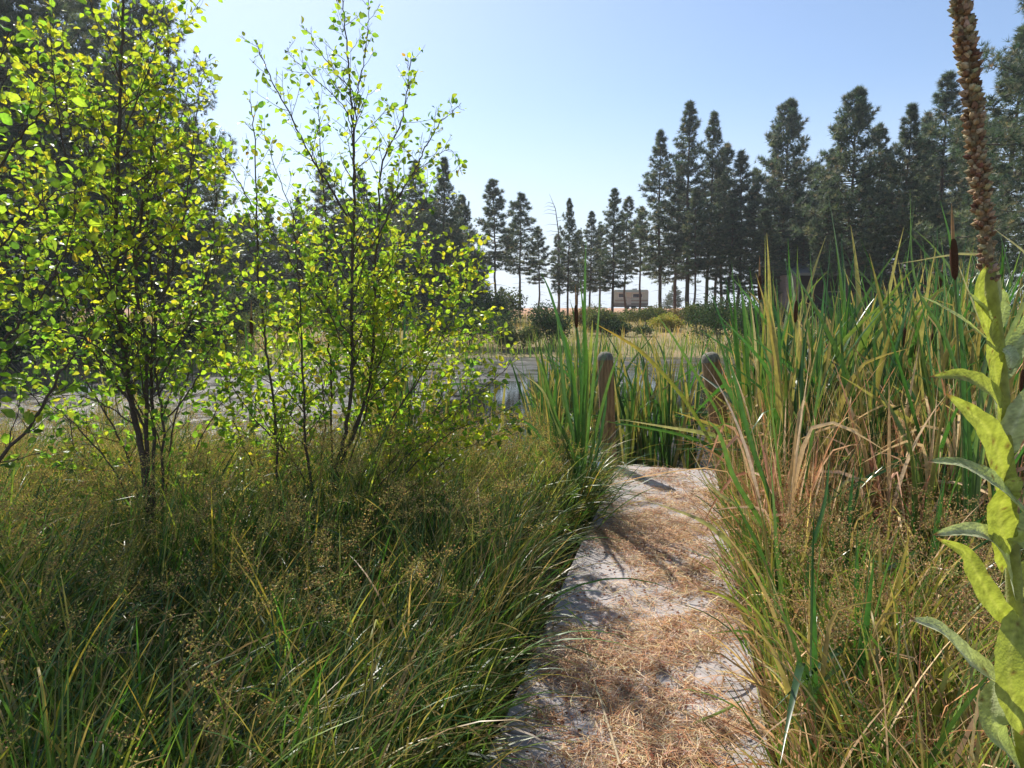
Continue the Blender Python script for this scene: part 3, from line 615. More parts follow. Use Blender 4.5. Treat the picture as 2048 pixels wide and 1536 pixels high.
# ------------------------------------------------------------------ alders
LEAF_V = np.array([(0, 0, 0), (0, .33, -.03), (0, .66, -.02), (0, 1.05, -.16), (-.25, .16, .07), (-.36, .45, .11), (-.21, .80, .03), (.25, .18, .05), (.35, .48, .09), (.20, .78, .02), (0, -.45, 0.05), (.012, -.45, .05)])
LEAF_T = np.array([(0, 1, 4), (1, 5, 4), (1, 2, 5), (2, 6, 5), (2, 3, 6), (0, 7, 1), (1, 7, 8), (1, 8, 2), (2, 8, 9), (2, 9, 3), (0, 10, 11)])
def grow(root, stems, g, spread=1.0, leafsz=0.045, start=0.25, step=0.11, blen=0.55, cols=None, wts=None, leafgap=0.034, bcol=(0.095, 0.065, 0.048), depthsp=1.0, dens=1.0, top_sparse=None, bright=None):
    """stems: list of (polyline, r0, r1, start) -> one stem mesh each with its branches; all leaves in one foliage mesh"""
    LP, LD = [], []
    def leaves(pts, a=0.15, gap=leafgap):
        pts = np.asarray(pts); sl = np.linalg.norm(np.diff(pts, axis=0), axis=1); L = sl.sum(); cs = np.concatenate([[0], np.cumsum(sl)])
        m_ = int(L * (1 - a) / gap)
        if m_ < 1: return
        s = a * L + (np.arange(m_) + g.random(m_) * .6) * gap; s = s[s < L]
        if len(s) == 0: return
        pp = np.stack([np.interp(s, cs, pts[:, j]) for j in range(3)], -1); tg = nrm(pts[-1] - pts[0])
        keep = g.random(len(s)) < dens
        if top_sparse is not None: keep &= g.random(len(s)) < np.interp(pp[:, 2], top_sparse[0], top_sparse[1])
        pp = pp[keep]; kk = len(pp)
        if kk == 0: return
        sd = nrm(np.cross(tg[None], rdir(kk, g))); LP.append(pp); LD.append(nrm(sd * 0.9 + tg[None] * 0.6 + g.normal(size=(kk, 3)) * 0.3 + [0, 0, -0.1]))
    def twig(mb, p, d, L, r, lvl):
        n_ = 5; pts = [p]; dd = d.copy()
        for j in range(n_):
            dd = nrm(dd + np.array([0, 0, 0.10]) + g.normal(size=3) * 0.11); pts.append(pts[-1] + dd * L / n_)
        pts = np.array(pts); tube(mb, pts, np.linspace(r, max(r * 0.35, 0.0011), n_ + 1), 5 if lvl == 1 else 4, bcol)
        leaves(pts, 0.2 if lvl == 1 else 0.08)
        if lvl == 1:
            for q in np.arange(0.25, 0.98, 0.085 / max(L, .2)):
                if g.random() < 0.85:
                    k_ = q * n_; i_ = int(k_); f = k_ - i_; pp = pts[i_] * (1 - f) + pts[min(i_ + 1, n_)] * f
                    tg = nrm(pts[min(i_ + 1, n_)] - pts[i_]); sd = nrm(np.cross(tg, g.normal(size=3)))
                    twig(mb, pp, nrm(tg * 0.75 + sd * 0.8), L * g.uniform(0.18, 0.42), r * 0.5, 2)
    for (pl, r0, r1, st0, bl) in stems:
        pts = smooth_line(pl, max(12, len(pl) * 5)); n_ = len(pts); mb = MB()
        pts[2:-1] += g.normal(size=(n_ - 3, 3)) * 0.004
        tube(mb, pts, np.linspace(r0, r1, n_), 8, bcol)
        sl = np.concatenate([[0], np.cumsum(np.linalg.norm(np.diff(pts, axis=0), axis=1))]); L = sl[-1]
        s = st0 * L; ph = g.random() * 6.28
        while s < L * 0.99:
            i_ = min(int(np.searchsorted(sl, s)), n_ - 2); p = pts[i_]; tg = nrm(pts[i_ + 1] - pts[i_]); ph += 2.4
            a = nrm(np.cross(tg, [0.2, 1, 0.1])); b_ = np.cross(tg, a); sd = a * math.cos(ph) + b_ * math.sin(ph) * depthsp
            rem = 1 - s / L; bL = bl * g.uniform(0.45, 1.15) * (0.35 + 0.65 * min(1, rem * 2.2))
            rr = np.interp(s, [0, L], [r0, r1]) * 0.5
            twig(mb, p, nrm(tg * 0.75 + sd * 0.85 * spread), bL, max(0.0016, min(rr, 0.006)), 1)
            s += step * g.uniform(0.6, 1.5)
        leaves(pts[int(n_ * 0.8):], 0.0)
        mb.obj("stem", M_BARK, root)
    lp = np.concatenate(LP); ld = np.concatenate(LD); n_ = len(lp)
    up = nrm(np.array([-0.25, 0.45, 0.8]) * 0.9 + g.normal(size=(n_, 3)) * 0.62)
    tv, tt = LEAF_V, LEAF_T
    c = pal(n_, cols, wts, 0.2, g)
    if bright is not None: c = bright(lp, c, g)
    cv = np.repeat(c[:, None], len(tv), 1); cv[:, 3] *= g.uniform(0.55, 1.05, (n_, 1)); cv[:, [6, 9]] *= g.uniform(0.7, 1.1, (n_, 1, 1))
    sc = leafsz * g.uniform(0.5, 1.3, n_)
    v, t, cc = inst(tv, tt, frames(ld, up), sc, lp + ld * (sc * 0.45)[:, None], cv)
    mb = MB(); mb.add(v, None, t, cc)
    mb.obj("foliage", M_ALDER, root); return n_
def line(d, *pts, dd=0.0):
    """photo pixels -> polyline around depth d, drifting dd metres in depth to the tip"""
    k_ = len(pts); return [P(x, y, d + dd * j / (k_ - 1)) for j, (x, y) in enumerate(pts)]
def rel(root, sts):
    o = np.array(root.location); return [([p - o for p in pl], a, b_, c_, e_) for (pl, a, b_, c_, e_) in sts]
GR = [(0.22, 0.36, 0.04), (0.34, 0.45, 0.045), (0.10, 0.19, 0.035), (0.46, 0.48, 0.05), (0.50, 0.28, 0.05)]
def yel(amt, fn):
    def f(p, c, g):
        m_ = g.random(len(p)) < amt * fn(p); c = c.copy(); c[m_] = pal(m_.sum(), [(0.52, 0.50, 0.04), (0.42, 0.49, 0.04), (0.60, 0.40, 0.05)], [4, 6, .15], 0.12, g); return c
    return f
g = np.random.default_rng(101)
D1 = 4.9
r1 = P(672, 1075, D1); r1[2] = gz(r1[0], r1[1]); root = empty("alder_shrub", tuple(r1)); tag(root, "tall airy alder with many thin dark stems fanning up in the middle", "alder", "alder shrubs on the near bank")
zb = 1072
S = [ (line(D1, (672, zb), (668, 960), (690, 870), (704, 760), (703, 640), (706, 500), (709, 380), (707, 280), (703, 200), (696, 120), (689, 40), (684, -40), dd=0.2), .017, .003, .27, .46),
 (line(D1, (676, zb), (672, 960), (722, 830), (745, 713), (750, 560), (757, 440), (763, 330), (799, 253), (812, 195), (822, 108), dd=0.5), .014, .003, .27, .46),
 (line(D1, (757, 470), (792, 400), (831, 340), (850, 297), (878, 247), (905, 224), (922, 206), dd=0.3), .007, .002, .2, .26),
 (line(D1, (703, 520), (700, 447), (646, 354), (613, 294), (578, 226), (542, 157), (513, 82), dd=-0.35), .009, .0025, .3, .30),
 (line(D1 + .2, (664, zb), (664, 900), (661, 741), (656, 660), (654, 495), (645, 350), (638, 250), (636, 190), dd=0.4), .010, .002, .27, .44),
 (line(D1 - .2, (640, zb), (618, 940), (609, 850), (605, 713), (598, 590), (590, 480), (580, 400), dd=-0.2), .011, .002, .26, .44),
 (line(D1 - .3, (575, zb), (556, 980), (552, 850), (535, 713), (527, 648), (516, 549), (514, 444), (510, 313), (505, 231), (500, 198), dd=-.3), .010, .002, .2, .36),
 (line(D1 - .3, (516, 549), (510, 440), (482, 373), (455, 330), (430, 290), (405, 250), dd=-.2), .005, .002, .2, .26),
 (line(D1, (709, 400), (708, 330), (712, 215), (722, 149), (731, 103), (736, 45), (740, -20), dd=-.3), .005, .002, .35, .24),
 (line(D1, (707, 240), (706, 185), (673, 149), (638, 100), (612, 56), dd=-.25), .0045, .0018, .1, .2),
 (line(D1, (708, 290), (690, 220), (646, 171), (591, 122), (575, 95), dd=-.3), .004, .0016, .1, .2),
 (line(D1, (706, 720), (708, 686), (773, 626), (850, 566), (905, 520), (950, 470), dd=.5), .006, .002, .15, .42),
 (line(D1, (702, 690), (702, 672), (653, 615), (609, 563), (568, 500), (541, 459), (515, 410), dd=-.6), .007, .002, .15, .4),
 (line(D1, (740, 800), (790, 750), (855, 694), (910, 670), (959, 667), (1010, 660), dd=.2), .005, .0016, .15, .33),
 (line(D1, (610, 850), (604, 817), (541, 754), (500, 735), (440, 720), dd=-.5), .005, .0016, .15, .36),
 (line(D1 - .1, (690, zb), (720, 960), (790, 830), (850, 740), (900, 640), (935, 560), (965, 500), dd=.4), .008, .002, .25, .42),
 (line(D1 + .3, (668, 960), (727, 809), (746, 713), (758, 600), (790, 500), (840, 420), (870, 350), dd=.5), .009, .002, .2, .42),
 (line(D1 - .2, (700, zb), (760, 970), (850, 880), (930, 800), (1000, 750), (1040, 700), dd=-.3), .006, .0016, .35, .34),
 (line(D1 - .2, (800, 960), (880, 880), (960, 840), (1030, 815), dd=-.3), .005, .0016, .2, .3),
 (line(D1 - .1, (660, zb), (600, 940), (520, 850), (470, 780), (430, 730), (400, 690), dd=-.5), .006, .0016, .3, .33),
 (line(D1 + .1, (690, zb), (700, 930), (730, 830), (760, 720), (800, 620), (835, 540), (870, 470), dd=.1), .008, .002, .28, .36),
 (line(D1 + .3, (650, zb), (640, 940), (650, 850), (640, 740), (620, 640), (625, 540), (615, 440), dd=.4), .008, .002, .28, .36),
 (line(D1 - .2, (700, zb), (740, 980), (800, 900), (860, 830), (930, 770), (985, 740), dd=.3), .006, .0016, .2, .34),
 (line(D1 + .2, (590, zb), (575, 960), (560, 860), (575, 760), (560, 660), (575, 560), dd=.3), .006, .0016, .25, .32),
 (line(D1 + .2, (710, zb), (770, 1000), (840, 900), (880, 800), (930, 700), (980, 620), dd=.2), .006, .0016, .2, .36),
 (line(D1 - .3, (700, zb), (780, 1010), (880, 930), (960, 880), (1040, 850), dd=-.1), .005, .0015, .3, .32),
 (line(D1 - .1, (630, zb), (560, 1000), (490, 900), (460, 800), (450, 700), (455, 600), dd=.1), .006, .0016, .2, .36),
 (line(D1 + .3, (690, zb), (735, 980), (760, 860), (745, 740), (780, 620), (775, 500), dd=.2), .008, .002, .25, .38),
 (line(D1, (645, zb), (590, 980), (575, 880), (590, 760), (560, 640), dd=.1), .006, .0016, .2, .34),
 (line(D1 + .4, (720, zb), (760, 960), (780, 860), (830, 760), (860, 660), (910, 600), (975, 560), dd=.3), .006, .0016, .25, .36),
 (line(D1 + .1, (700, 620), (730, 520), (760, 440), (800, 370), (850, 330), (900, 300), (925, 350), dd=.2), .005, .0016, .3, .3),
 (line(D1 + .2, (655, 640), (620, 540), (590, 440), (560, 360), (535, 290), (520, 240), dd=.2), .005, .0016, .3, .32),
]
zz_ = lambda p: sstep((2.9 - p[:, 2]) / 1.6) * 0.7 + 0.1
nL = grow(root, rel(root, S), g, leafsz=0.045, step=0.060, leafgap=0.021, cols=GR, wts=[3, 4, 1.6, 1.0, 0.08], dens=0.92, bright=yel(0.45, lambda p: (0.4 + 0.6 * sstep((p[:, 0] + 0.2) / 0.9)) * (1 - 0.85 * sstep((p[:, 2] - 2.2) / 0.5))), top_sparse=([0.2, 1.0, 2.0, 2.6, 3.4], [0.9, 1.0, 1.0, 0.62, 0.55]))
print("leaves mid", nL)
D2 = 4.3
r2 = P(305, 1090, D2); r2[2] = gz(r2[0], r2[1]); root = empty("alder_shrub", tuple(r2)); tag(root, "dense leafy alder with thick dark stems in front of the big left pines", "alder", "alder shrubs on the near bank")
zb = 1090
S = [(line(D2, (300, zb), (290, 950), (268, 830), (246, 700), (238, 600), (232, 470), (233, 380), (238, 250), (243, 120), (246, 40), (248, -60), dd=.1), .021, .006, .24, .66),
 (line(D2, (303, zb), (293, 860), (294, 713), (287, 648), (273, 577), (279, 481), (290, 380), (310, 260), (330, 150), (340, 70), dd=.3), .014, .003, .24, .6),
 (line(D2, (308, zb), (306, 860), (301, 741), (312, 672), (303, 577), (298, 480), (290, 350), (285, 200), (280, 60), dd=.6), .012, .003, .24, .6),
 (line(D2, (312, 700), (313, 631), (333, 577), (353, 495), (372, 400), (385, 300), (400, 180), (412, 115), dd=.3), .008, .002, .2, .42),
 (line(D2, (322, zb), (325, 845), (312, 741), (330, 690), (390, 620), (430, 540), (440, 450), dd=.4), .009, .002, .25, .5),
 (line(D2, (295, 880), (273, 823), (219, 749), (178, 692), (130, 600), (100, 480), (80, 360), dd=-.2), .009, .003, .25, .55),
 (line(D2, (240, 620), (200, 520), (160, 420), (130, 300), (110, 180), (100, 60), dd=-.3), .008, .002, .15, .55),
 (line(D2, (234, 430), (190, 340), (150, 230), (120, 120), (100, 20), dd=.5), .006, .002, .15, .5),
 (line(D2, (238, 560), (270, 440), (320, 330), (365, 230), (380, 130), dd=.5), .007, .002, .15, .5),
 (line(D2, (236, 300), (270, 210), (300, 130), (320, 60), (330, 0), dd=.2), .005, .002, .15, .5),
 (line(D2, (240, 680), (180, 600), (110, 540), (50, 500), (0, 470), dd=.3), .006, .002, .15, .5),
 (line(D2, (325, 845), (380, 780), (420, 700), (450, 640), dd=.2), .006, .002, .2, .4),
 (line(D2, (300, 800), (350, 700), (400, 600), (425, 480), (430, 380), (425, 300), dd=.7), .007, .002, .2, .5),
 (line(D2, (246, 740), (190, 690), (120, 660), (40, 640), (-30, 630), dd=-.2), .006, .002, .15, .45),
 (line(D2 + .1, (330, zb), (370, 980), (400, 880), (450, 790), (470, 700), dd=.2), .006, .0016, .2, .36),
 (line(D2 + .5, (260, zb), (200, 980), (150, 900), (130, 800), (60, 720), dd=.3), .006, .0016, .2, .42),
 (line(D2 + .2, (285, zb), (270, 960), (230, 860), (170, 760), (120, 700), (70, 660), dd=.4), .009, .002, .28, .5),
 (line(D2 + .3, (320, zb), (335, 960), (345, 860), (380, 740), (400, 660), (395, 560), dd=.5), .008, .002, .28, .42),
 (line(D2 + .1, (275, zb), (240, 960), (160, 860), (90, 800), (20, 780), dd=.2), .007, .002, .3, .42),
 (line(D2, (236, 520), (160, 470), (80, 400), (10, 330), dd=.4), .006, .002, .15, .5),
 (line(D2, (238, 330), (180, 260), (90, 180), (20, 130), dd=.4), .005, .002, .15, .5),
 (line(D2, (270, 850), (210, 810), (150, 790), (90, 790), dd=-.2), .005, .002, .15, .35),
]
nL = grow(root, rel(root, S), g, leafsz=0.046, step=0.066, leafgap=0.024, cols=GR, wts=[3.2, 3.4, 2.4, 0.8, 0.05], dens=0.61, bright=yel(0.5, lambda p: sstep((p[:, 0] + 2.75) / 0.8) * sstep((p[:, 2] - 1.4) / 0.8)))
print("leaves left", nL)
D3 = 3.0
r3 = P(-60, 1250, D3); r3[2] = gz(r3[0], r3[1]); root = empty("alder_shrub", tuple(r3)); tag(root, "nearer alder at the left edge with large green leaves on slanting stems", "alder", "alder shrubs on the near bank")
S = [(line(D3, (-60, 1250), (-20, 960), (55, 860), (117, 754), (153, 702), (200, 620), dd=.1), .010, .002, .4, .34),
 (line(D3, (-60, 1250), (-60, 900), (0, 700), (49, 637), (87, 585), (130, 500), (150, 430), dd=.1), .009, .002, .4, .36),
 (line(D3, (-70, 1250), (-90, 800), (-60, 500), (0, 330), (60, 250), (110, 200), dd=-.1), .010, .002, .45, .40),
 (line(D3, (-90, 1250), (-120, 800), (-110, 500), (-60, 300), (-20, 180), (20, 60), dd=-.1), .010, .002, .45, .40),
 (line(D3, (-50, 560), (20, 470), (90, 400), (150, 360), dd=.1), .005, .002, .2, .32)]
nL = grow(root, rel(root, S), g, leafsz=0.050, step=0.062, leafgap=0.030, cols=GR, wts=[4, 3, 2, 0.4, 0.05], dens=0.75)
print("leaves edge", nL)

# ------------------------------------------------------------------ cattails
CG = [(0.030, 0.085, 0.026), (0.055, 0.14, 0.034), (0.12, 0.20, 0.05), (0.34, 0.30, 0.12)]
CS = [(0.62, 0.46, 0.30), (0.50, 0.32, 0.19), (0.70, 0.57, 0.40), (0.38, 0.20, 0.11)]
def cattail_proto(seed, n, H, cols, wts, name="cattail", dry=False, lean=0.13, spike=None, wid=0.043):
    g = np.random.default_rng(seed); root = empty(name); mb = MB()
    b0 = np.stack([g.normal(size=n) * .022, g.normal(size=n) * .022, np.full(n, -.06)], -1)
    L = H * g.uniform(0.55, 1.05, n); L[0] = H * 1.03
    c = pal(n, cols, wts, 0.15, g); tip = c * np.array([1.25, 1.12, 1.0]); yt = g.random(n) < (0.16 if not dry else 0); tip[yt] = [0.42, 0.30, 0.09]
    kink = np.where(g.random(n) < (0.5 if dry else 0.24), g.uniform(0.7, 2.4, n), 0.0)
    blades(mb, b0, g.random(n) * 6.28, np.abs(g.normal(size=n)) * lean, g.uniform(0.02, 0.5 if not dry else 0.9, n) * g.choice([0.5, 1, 1.8], n), L, g.uniform(.75, 1.2, n) * wid, c, tip, 14, g.random(n) * 3.14, g.normal(size=n) * 1.1, kink, g.uniform(0.45, 0.85, n), 0.3, 'reed', 2.0)
    mb.obj("leaves", M_REED if not dry else M_STRAW, root)
    if spike:
        cattail_spike(root, spike, g)
    return root
def cattail_spike(root, hs, g, tilt=(0.03, 0.02), r=0.0155, ln=0.17, col=(0.10, 0.045, 0.022), tip=0.12):
    mb = MB(); d = np.array([tilt[0], tilt[1], 1.0]); tube(mb, [d * z for z in (-.05, hs * .5, hs)], [.0055, .005, .004], 6, (0.20, 0.24, 0.08)); mb.obj("stalk", M_STALK, root)
    mb = MB(); q = np.linspace(0, 1, 12); tube(mb, d[None] * (hs + q * ln)[:, None], r * np.clip(np.sin(q * math.pi) ** 0.3, 0.2, 1), 12, col); sh = mb.obj("seed_head", M_BROWN, root)
    mb = MB(); tube(mb, d[None] * (hs + ln + np.linspace(-.01, tip, 4))[:, None], [.004, .0045, .003, .0008], 6, (0.45, 0.26, 0.11)); mb.obj("spike_tip", M_STRAW, root)
CP = [cattail_proto(200 + i, n, H, CG, [3, 4, 2, 0.8], "cattail") for i, (n, H) in enumerate([(10, 2.35), (11, 2.1), (9, 2.45), (12, 2.0), (10, 2.2), (11, 1.8)])]
CPS = [cattail_proto(220 + i, n, H, CG, [3, 4, 2, 0.8], "cattail", spike=h) for i, (n, H, h) in enumerate([(7, 2.2, 1.75), (6, 2.1, 1.6)])]
CD_ = [cattail_proto(240 + i, n, H, CS, [3, 3, 2, 1.4], "dry_cattail", True, 0.16, None, 0.024) for i, (n, H) in enumerate([(9, 1.5), (10, 1.3), (8, 1.7), (11, 1.1)])]
allp = CP + CPS + CD_; fresh = {o.name: True for o in allp}
def place(proto, x, y, z, s, label, cat, group, rz=None, wx=1.0):
    o = proto if fresh.get(proto.name) else copy_tree(proto)
    if o is proto: fresh[proto.name] = False
    o.location = (x, y, z); o.rotation_euler = (random.gauss(0, .05), random.gauss(0, .05), random.random() * 6.28 if rz is None else rz); o.scale = (s * wx, s * wx, s)
    tag(o, label, cat, group); return o
GRP_R = "cattails in the tall stand right of the dock"
def dock_clear(x, y, m=0.1):
    q = (np.array([x, y]) - FL[:2]); v = q @ dv; u_ = -(q @ du); return not (-m < v < DW + m and u_ > -0.05)
cnt = 0
while cnt < 200:
    y = 3.8 + 6.6 * random.random() ** 1.05; x = y * random.uniform(0.345, 0.80) ; px = 1024 + x / y * FPX
    if not dock_clear(x, y, 0.22) or px < 1450 + max(0, (7 - y)) * 22: continue
    if y < 4.9 and random.random() < 0.5: continue
    z = gz(x, y); s = random.uniform(0.75, 1.08) * np.interp(y, [3.3, 4.4, 5.2, 7], [.70, .92, 1.04, 1.24])
    if px < 1530: s *= 0.93
    sp = random.random() < 0.06
    place(random.choice(CPS) if sp else random.choice(CP), x, y, max(z, WZ - .25), s, "green cattail with brown seed head in the stand right of the dock" if sp else "upright green cattail in the dense stand right of the dock", "cattail", "brown headed " + GRP_R if sp else GRP_R)
    cnt += 1
cnt = 0
while cnt < 20:
    y = random.uniform(2.3, 3.9); px = random.uniform(1560, 2040) + (3.9 - y) * 30; x = (px - 1024) / FPX * y
    if not dock_clear(x, y, 0.16): continue
    place(random.choice(CP[3:]), x, y, gz(x, y), random.uniform(.42, .58), "short broad bladed young cattail in the grass between the dock and the mullein", "cattail", "young cattails in the grass right of the dock", wx=1.15); cnt += 1
cnt = 0
while cnt < 130:
    y = 3.9 + 3.6 * random.random(); x = y * random.uniform(0.33, 0.76)
    if not dock_clear(x, y, 0.2) or 1024 + x / y * FPX < 1515: continue
    place(random.choice(CD_), x, y, max(gz(x, y), WZ - .1), random.uniform(0.7, 1.1), "bent dry tan cattail among the green ones right of the dock", "dry cattail", "dry tan cattails in the right-hand stand"); cnt += 1
# behind the end of the dock, in the water
cnt = 0
while cnt < 70:
    px = random.uniform(1060, 1470); y = random.uniform(7.7, 10.5); x = (px - 1024) / FPX * y
    if (1085 > px and random.random() < .5) or 1190 < px < 1235 or 1395 < px < 1445: continue
    if 1240 < px < 1390 and random.random() < 0.6: continue
    place(random.choice(CP), x, y, WZ - .1, random.uniform(0.68, 0.9), "shorter green cattail standing in the water behind the dock end", "cattail", "cattails in the water behind the dock"); cnt += 1
for (px, y, s) in [(775, 6.6, .95), (800, 6.9, 1.02), (760, 6.2, .9), (835, 6.8, .9), (860, 7.0, .85), (745, 6.8, .98), (905, 6.6, .66), (940, 6.9, .7), (975, 6.7, .62), (1000, 7.1, .7), (880, 6.3, .6), (720, 7.2, .8), (790, 7.2, 1.0)]:
    place(random.choice(CP), (px - 1024) / FPX * y, y, max(gz((px - 1024) / FPX * y, y), WZ - .1), s, "green cattail rising behind the middle alder's right side", "cattail", "cattails behind the middle alder")
for (px, y, s) in [(200, 8.3, .66), (225, 8.6, .72), (250, 8.1, .6), (275, 8.8, .62), (215, 9.0, .7), (335, 8.2, .5), (360, 8.4, .52)]:
    place(random.choice(CP), (px - 1024) / FPX * y, y, WZ - .1, s, "green cattail at the water's edge behind the left alder's stems", "cattail", "cattails behind the left alder")
for (px, y, s) in [(940, 6.6, .55), (955, 6.4, .5), (1010, 6.5, .5)]:
    place(random.choice(CD_), (px - 1024) / FPX * y, y, gz((px - 1024) / FPX * y, y), s + .2, "rusty dry cattail left of the dock near the open water", "dry cattail", "rusty dry cattails left of the dock")
for (px, y, s_) in [(1122, 5.9, .8), (1145, 5.75, .86), (1105, 6.2, .74), (1085, 5.6, .62)]:
    place(random.choice(CP), (px - 1024) / FPX * y, y, gz((px - 1024) / FPX * y, y), s_, "green cattail growing close behind the thick clump left of the dock", "cattail", "cattails behind the clump left of the dock")
# the clump at the dock's left edge: leaves traced one by one
def ribbon(mb, pts, w, c0, c1, nrmref=(0.3, -1, 0.2), n_=18, fold=0.25, prof='reed', jit=0.0):
    pts = smooth_line(pts, n_); t = np.linspace(0, 1, n_); tg = nrm(np.gradient(pts, axis=0)); side = nrm(np.cross(tg, np.array(nrmref, float))); nn = np.cross(side, tg)
    if prof == 'reed': wd = np.where(t < 0.55, 1, np.clip(1 - ((t - 0.55) / 0.45) ** 1.5, 0.04, 1)) * (0.7 + 0.3 * np.minimum(1, t * 6))
    elif prof == 'leaf': wd = np.clip(np.sin(np.clip(t * 0.93 + 0.07, 0, 1) * math.pi) ** 0.7, 0.03, 1)
    hw = (w * wd / 2)[:, None]
    v = np.stack([pts - side * hw, pts - side * hw * .5 + nn * hw * fold * .7, pts + nn * hw * fold, pts + side * hw * .5 + nn * hw * fold * .7, pts + side * hw], 1)
    if jit: v = v + np.sin(t * 37 + w * 900)[:, None, None] * np.array([-1, 0, 0, 0, 1])[None, :, None] * side[:, None] * (jit * hw)[:, None]
    i = (np.arange(n_ - 1) * 5)[:, None] + np.arange(4)[None]; q = np.stack([i, i + 1, i + 6, i + 5], -1).reshape(-1, 4)
    c = mixc(np.array(c0)[None], np.array(c1)[None], t ** 1.6); mb.add(v.reshape(-1, 3), q, None, np.repeat(c, 5, 0))
def traced(name, d, base, tips, label, cat, group=None, w=0.017, spikes=()):
    bp0 = G(base[0], base[1], 0) ; bx = P(base[0], base[1], d); z = gz(bx[0], bx[1]); root = empty(name, (bx[0], bx[1], z)); tag(root, label, cat, group); o_ = np.array(root.location)
    for (pts, c0, c1, dd) in tips:
        b0 = np.array([bx[0] + random.gauss(0, .02), bx[1] + random.gauss(0, .02), z - .04])
        pl = [b0] + [P(x, y, d + dd * (k + 1) / len(pts)) for k, (x, y) in enumerate(pts)]
        m_ = MB(); ribbon(m_, [p - o_ for p in pl], 1.55 * w * random.uniform(.75, 1.2), c0, c1, (random.uniform(-.7, .7), -1, random.uniform(-.2, .4))); m_.obj("leaf", M_REED, root)
    for (pts, ln, r) in spikes:
        pl = [np.array([bx[0], bx[1], z])] + [P(x, y, d) for (x, y) in pts]; m_ = MB(); tube(m_, smooth_line([p - o_ for p in pl], 8), .0045, 6, (0.2, 0.24, 0.08)); m_.obj("stalk", M_STALK, root)
        a = pl[-1] - o_; dr = nrm(pl[-1] - pl[-2]); q = np.linspace(0, 1, 12); m_ = MB(); tube(m_, a + dr * (q * ln)[:, None], r * np.clip(np.sin(q * math.pi) ** .3, .2, 1), 12, (0.10, 0.045, 0.022)); m_.obj("seed_head", M_BROWN, root)
        m_ = MB(); tube(m_, a + dr * (ln + np.linspace(-.01, ln * .8, 4))[:, None], [r * .4, r * .4, r * .25, .0008], 6, (0.45, 0.27, 0.12)); m_.obj("spike_tip", M_STRAW, root)
    return root
g1, g2, g3, gy, st, rd = (0.045, 0.12, 0.028), (0.085, 0.19, 0.04), (0.17, 0.26, 0.07), (0.45, 0.42, 0.08), (0.5, 0.4, 0.24), (0.5, 0.22, 0.06)
traced("cattail", 5.35, (1160, 1085), [
 ([(1155, 900), (1140, 740), (1105, 600), (1080, 540)], g1, g2, .1), ([(1165, 880), (1168, 700), (1170, 560), (1172, 478)], g1, g2, 0), ([(1150, 930), (1110, 830), (1085, 740), (1060, 690)], g1, g3, -.2),
 ([(1170, 920), (1185, 780), (1195, 660), (1200, 590)], g2, g3, .2), ([(1162, 850), (1160, 720), (1150, 640), (1140, 600)], g1, g1, .2), ([(1150, 950), (1125, 880), (1095, 800), (1075, 770), (1050, 752)], g1, st, -.1),
 ([(1168, 900), (1175, 760), (1182, 690), (1185, 640)], g2, gy, 0), ([(1158, 880), (1150, 780), (1135, 690), (1118, 650)], g2, g2, -.2), ([(1172, 960), (1200, 830), (1225, 740), (1245, 690)], g1, g3, .1),
 ([(1155, 920), (1130, 800), (1120, 700), (1112, 620)], g1, g3, .3), ([(1166, 860), (1172, 740), (1168, 640), (1160, 560)], g2, g2, -.3), ([(1150, 980), (1100, 900), (1060, 850), (1030, 840)], g1, g2, -.2),
 ([(1175, 980), (1195, 900), (1210, 820), (1215, 760)], g1, g1, .2), ([(1145, 980), (1120, 900), (1090, 790), (1075, 700)], g2, g3, .3)],
 "thick clump of tall green cattail leaves before the left post of the dock", "cattail", w=0.019, spikes=[([(1158, 850), (1153, 657)], 0.19, .0165)])
traced("cattail", 5.9, (1500, 1010), [
 ([(1440, 920), (1370, 800), (1290, 710), (1240, 675), (1190, 647)], g2, (0.6, 0.33, 0.05), -.3), ([(1460, 880), (1410, 780), (1350, 680), (1310, 625)], g2, g3, -.2), ([(1480, 960), (1440, 880), (1400, 865), (1340, 855), (1235, 838)], g3, st, -.2),
 ([(1470, 960), (1430, 900), (1370, 872), (1290, 855), (1205, 842)], g1, g2, -.4), ([(1490, 900), (1480, 760), (1470, 620), (1463, 520)], g1, g2, 0), ([(1510, 900), (1520, 760), (1530, 600), (1530, 470)], g1, gy, .1)],
 "cattail whose long leaves sweep left over the dock, one with an orange tip", "cattail", w=0.021)
traced("cattail", 4.0, (1590, 1230), [
 ([(1540, 1080), (1470, 960), (1440, 870), (1415, 840)], g2, g3, -.1), ([(1560, 1060), (1500, 880), (1470, 760), (1450, 700)], g1, g2, 0), ([(1570, 1120), (1500, 1030), (1430, 980), (1380, 900)], g3, st, .2), ([(1600, 1050), (1620, 900), (1640, 760), (1650, 680)], g1, g3, .2),
 ([(1580, 1100), (1560, 960), (1545, 830), (1540, 760)], g2, g3, .1), ([(1560, 1140), (1480, 1100), (1400, 1040), (1290, 1000)], g3, st, -.1), ([(1600, 1100), (1660, 1000), (1700, 960), (1760, 960)], g1, st, 0)],
 "cattail at the right edge of the dock with pale leaves crossing the planks", "cattail", w=0.018)
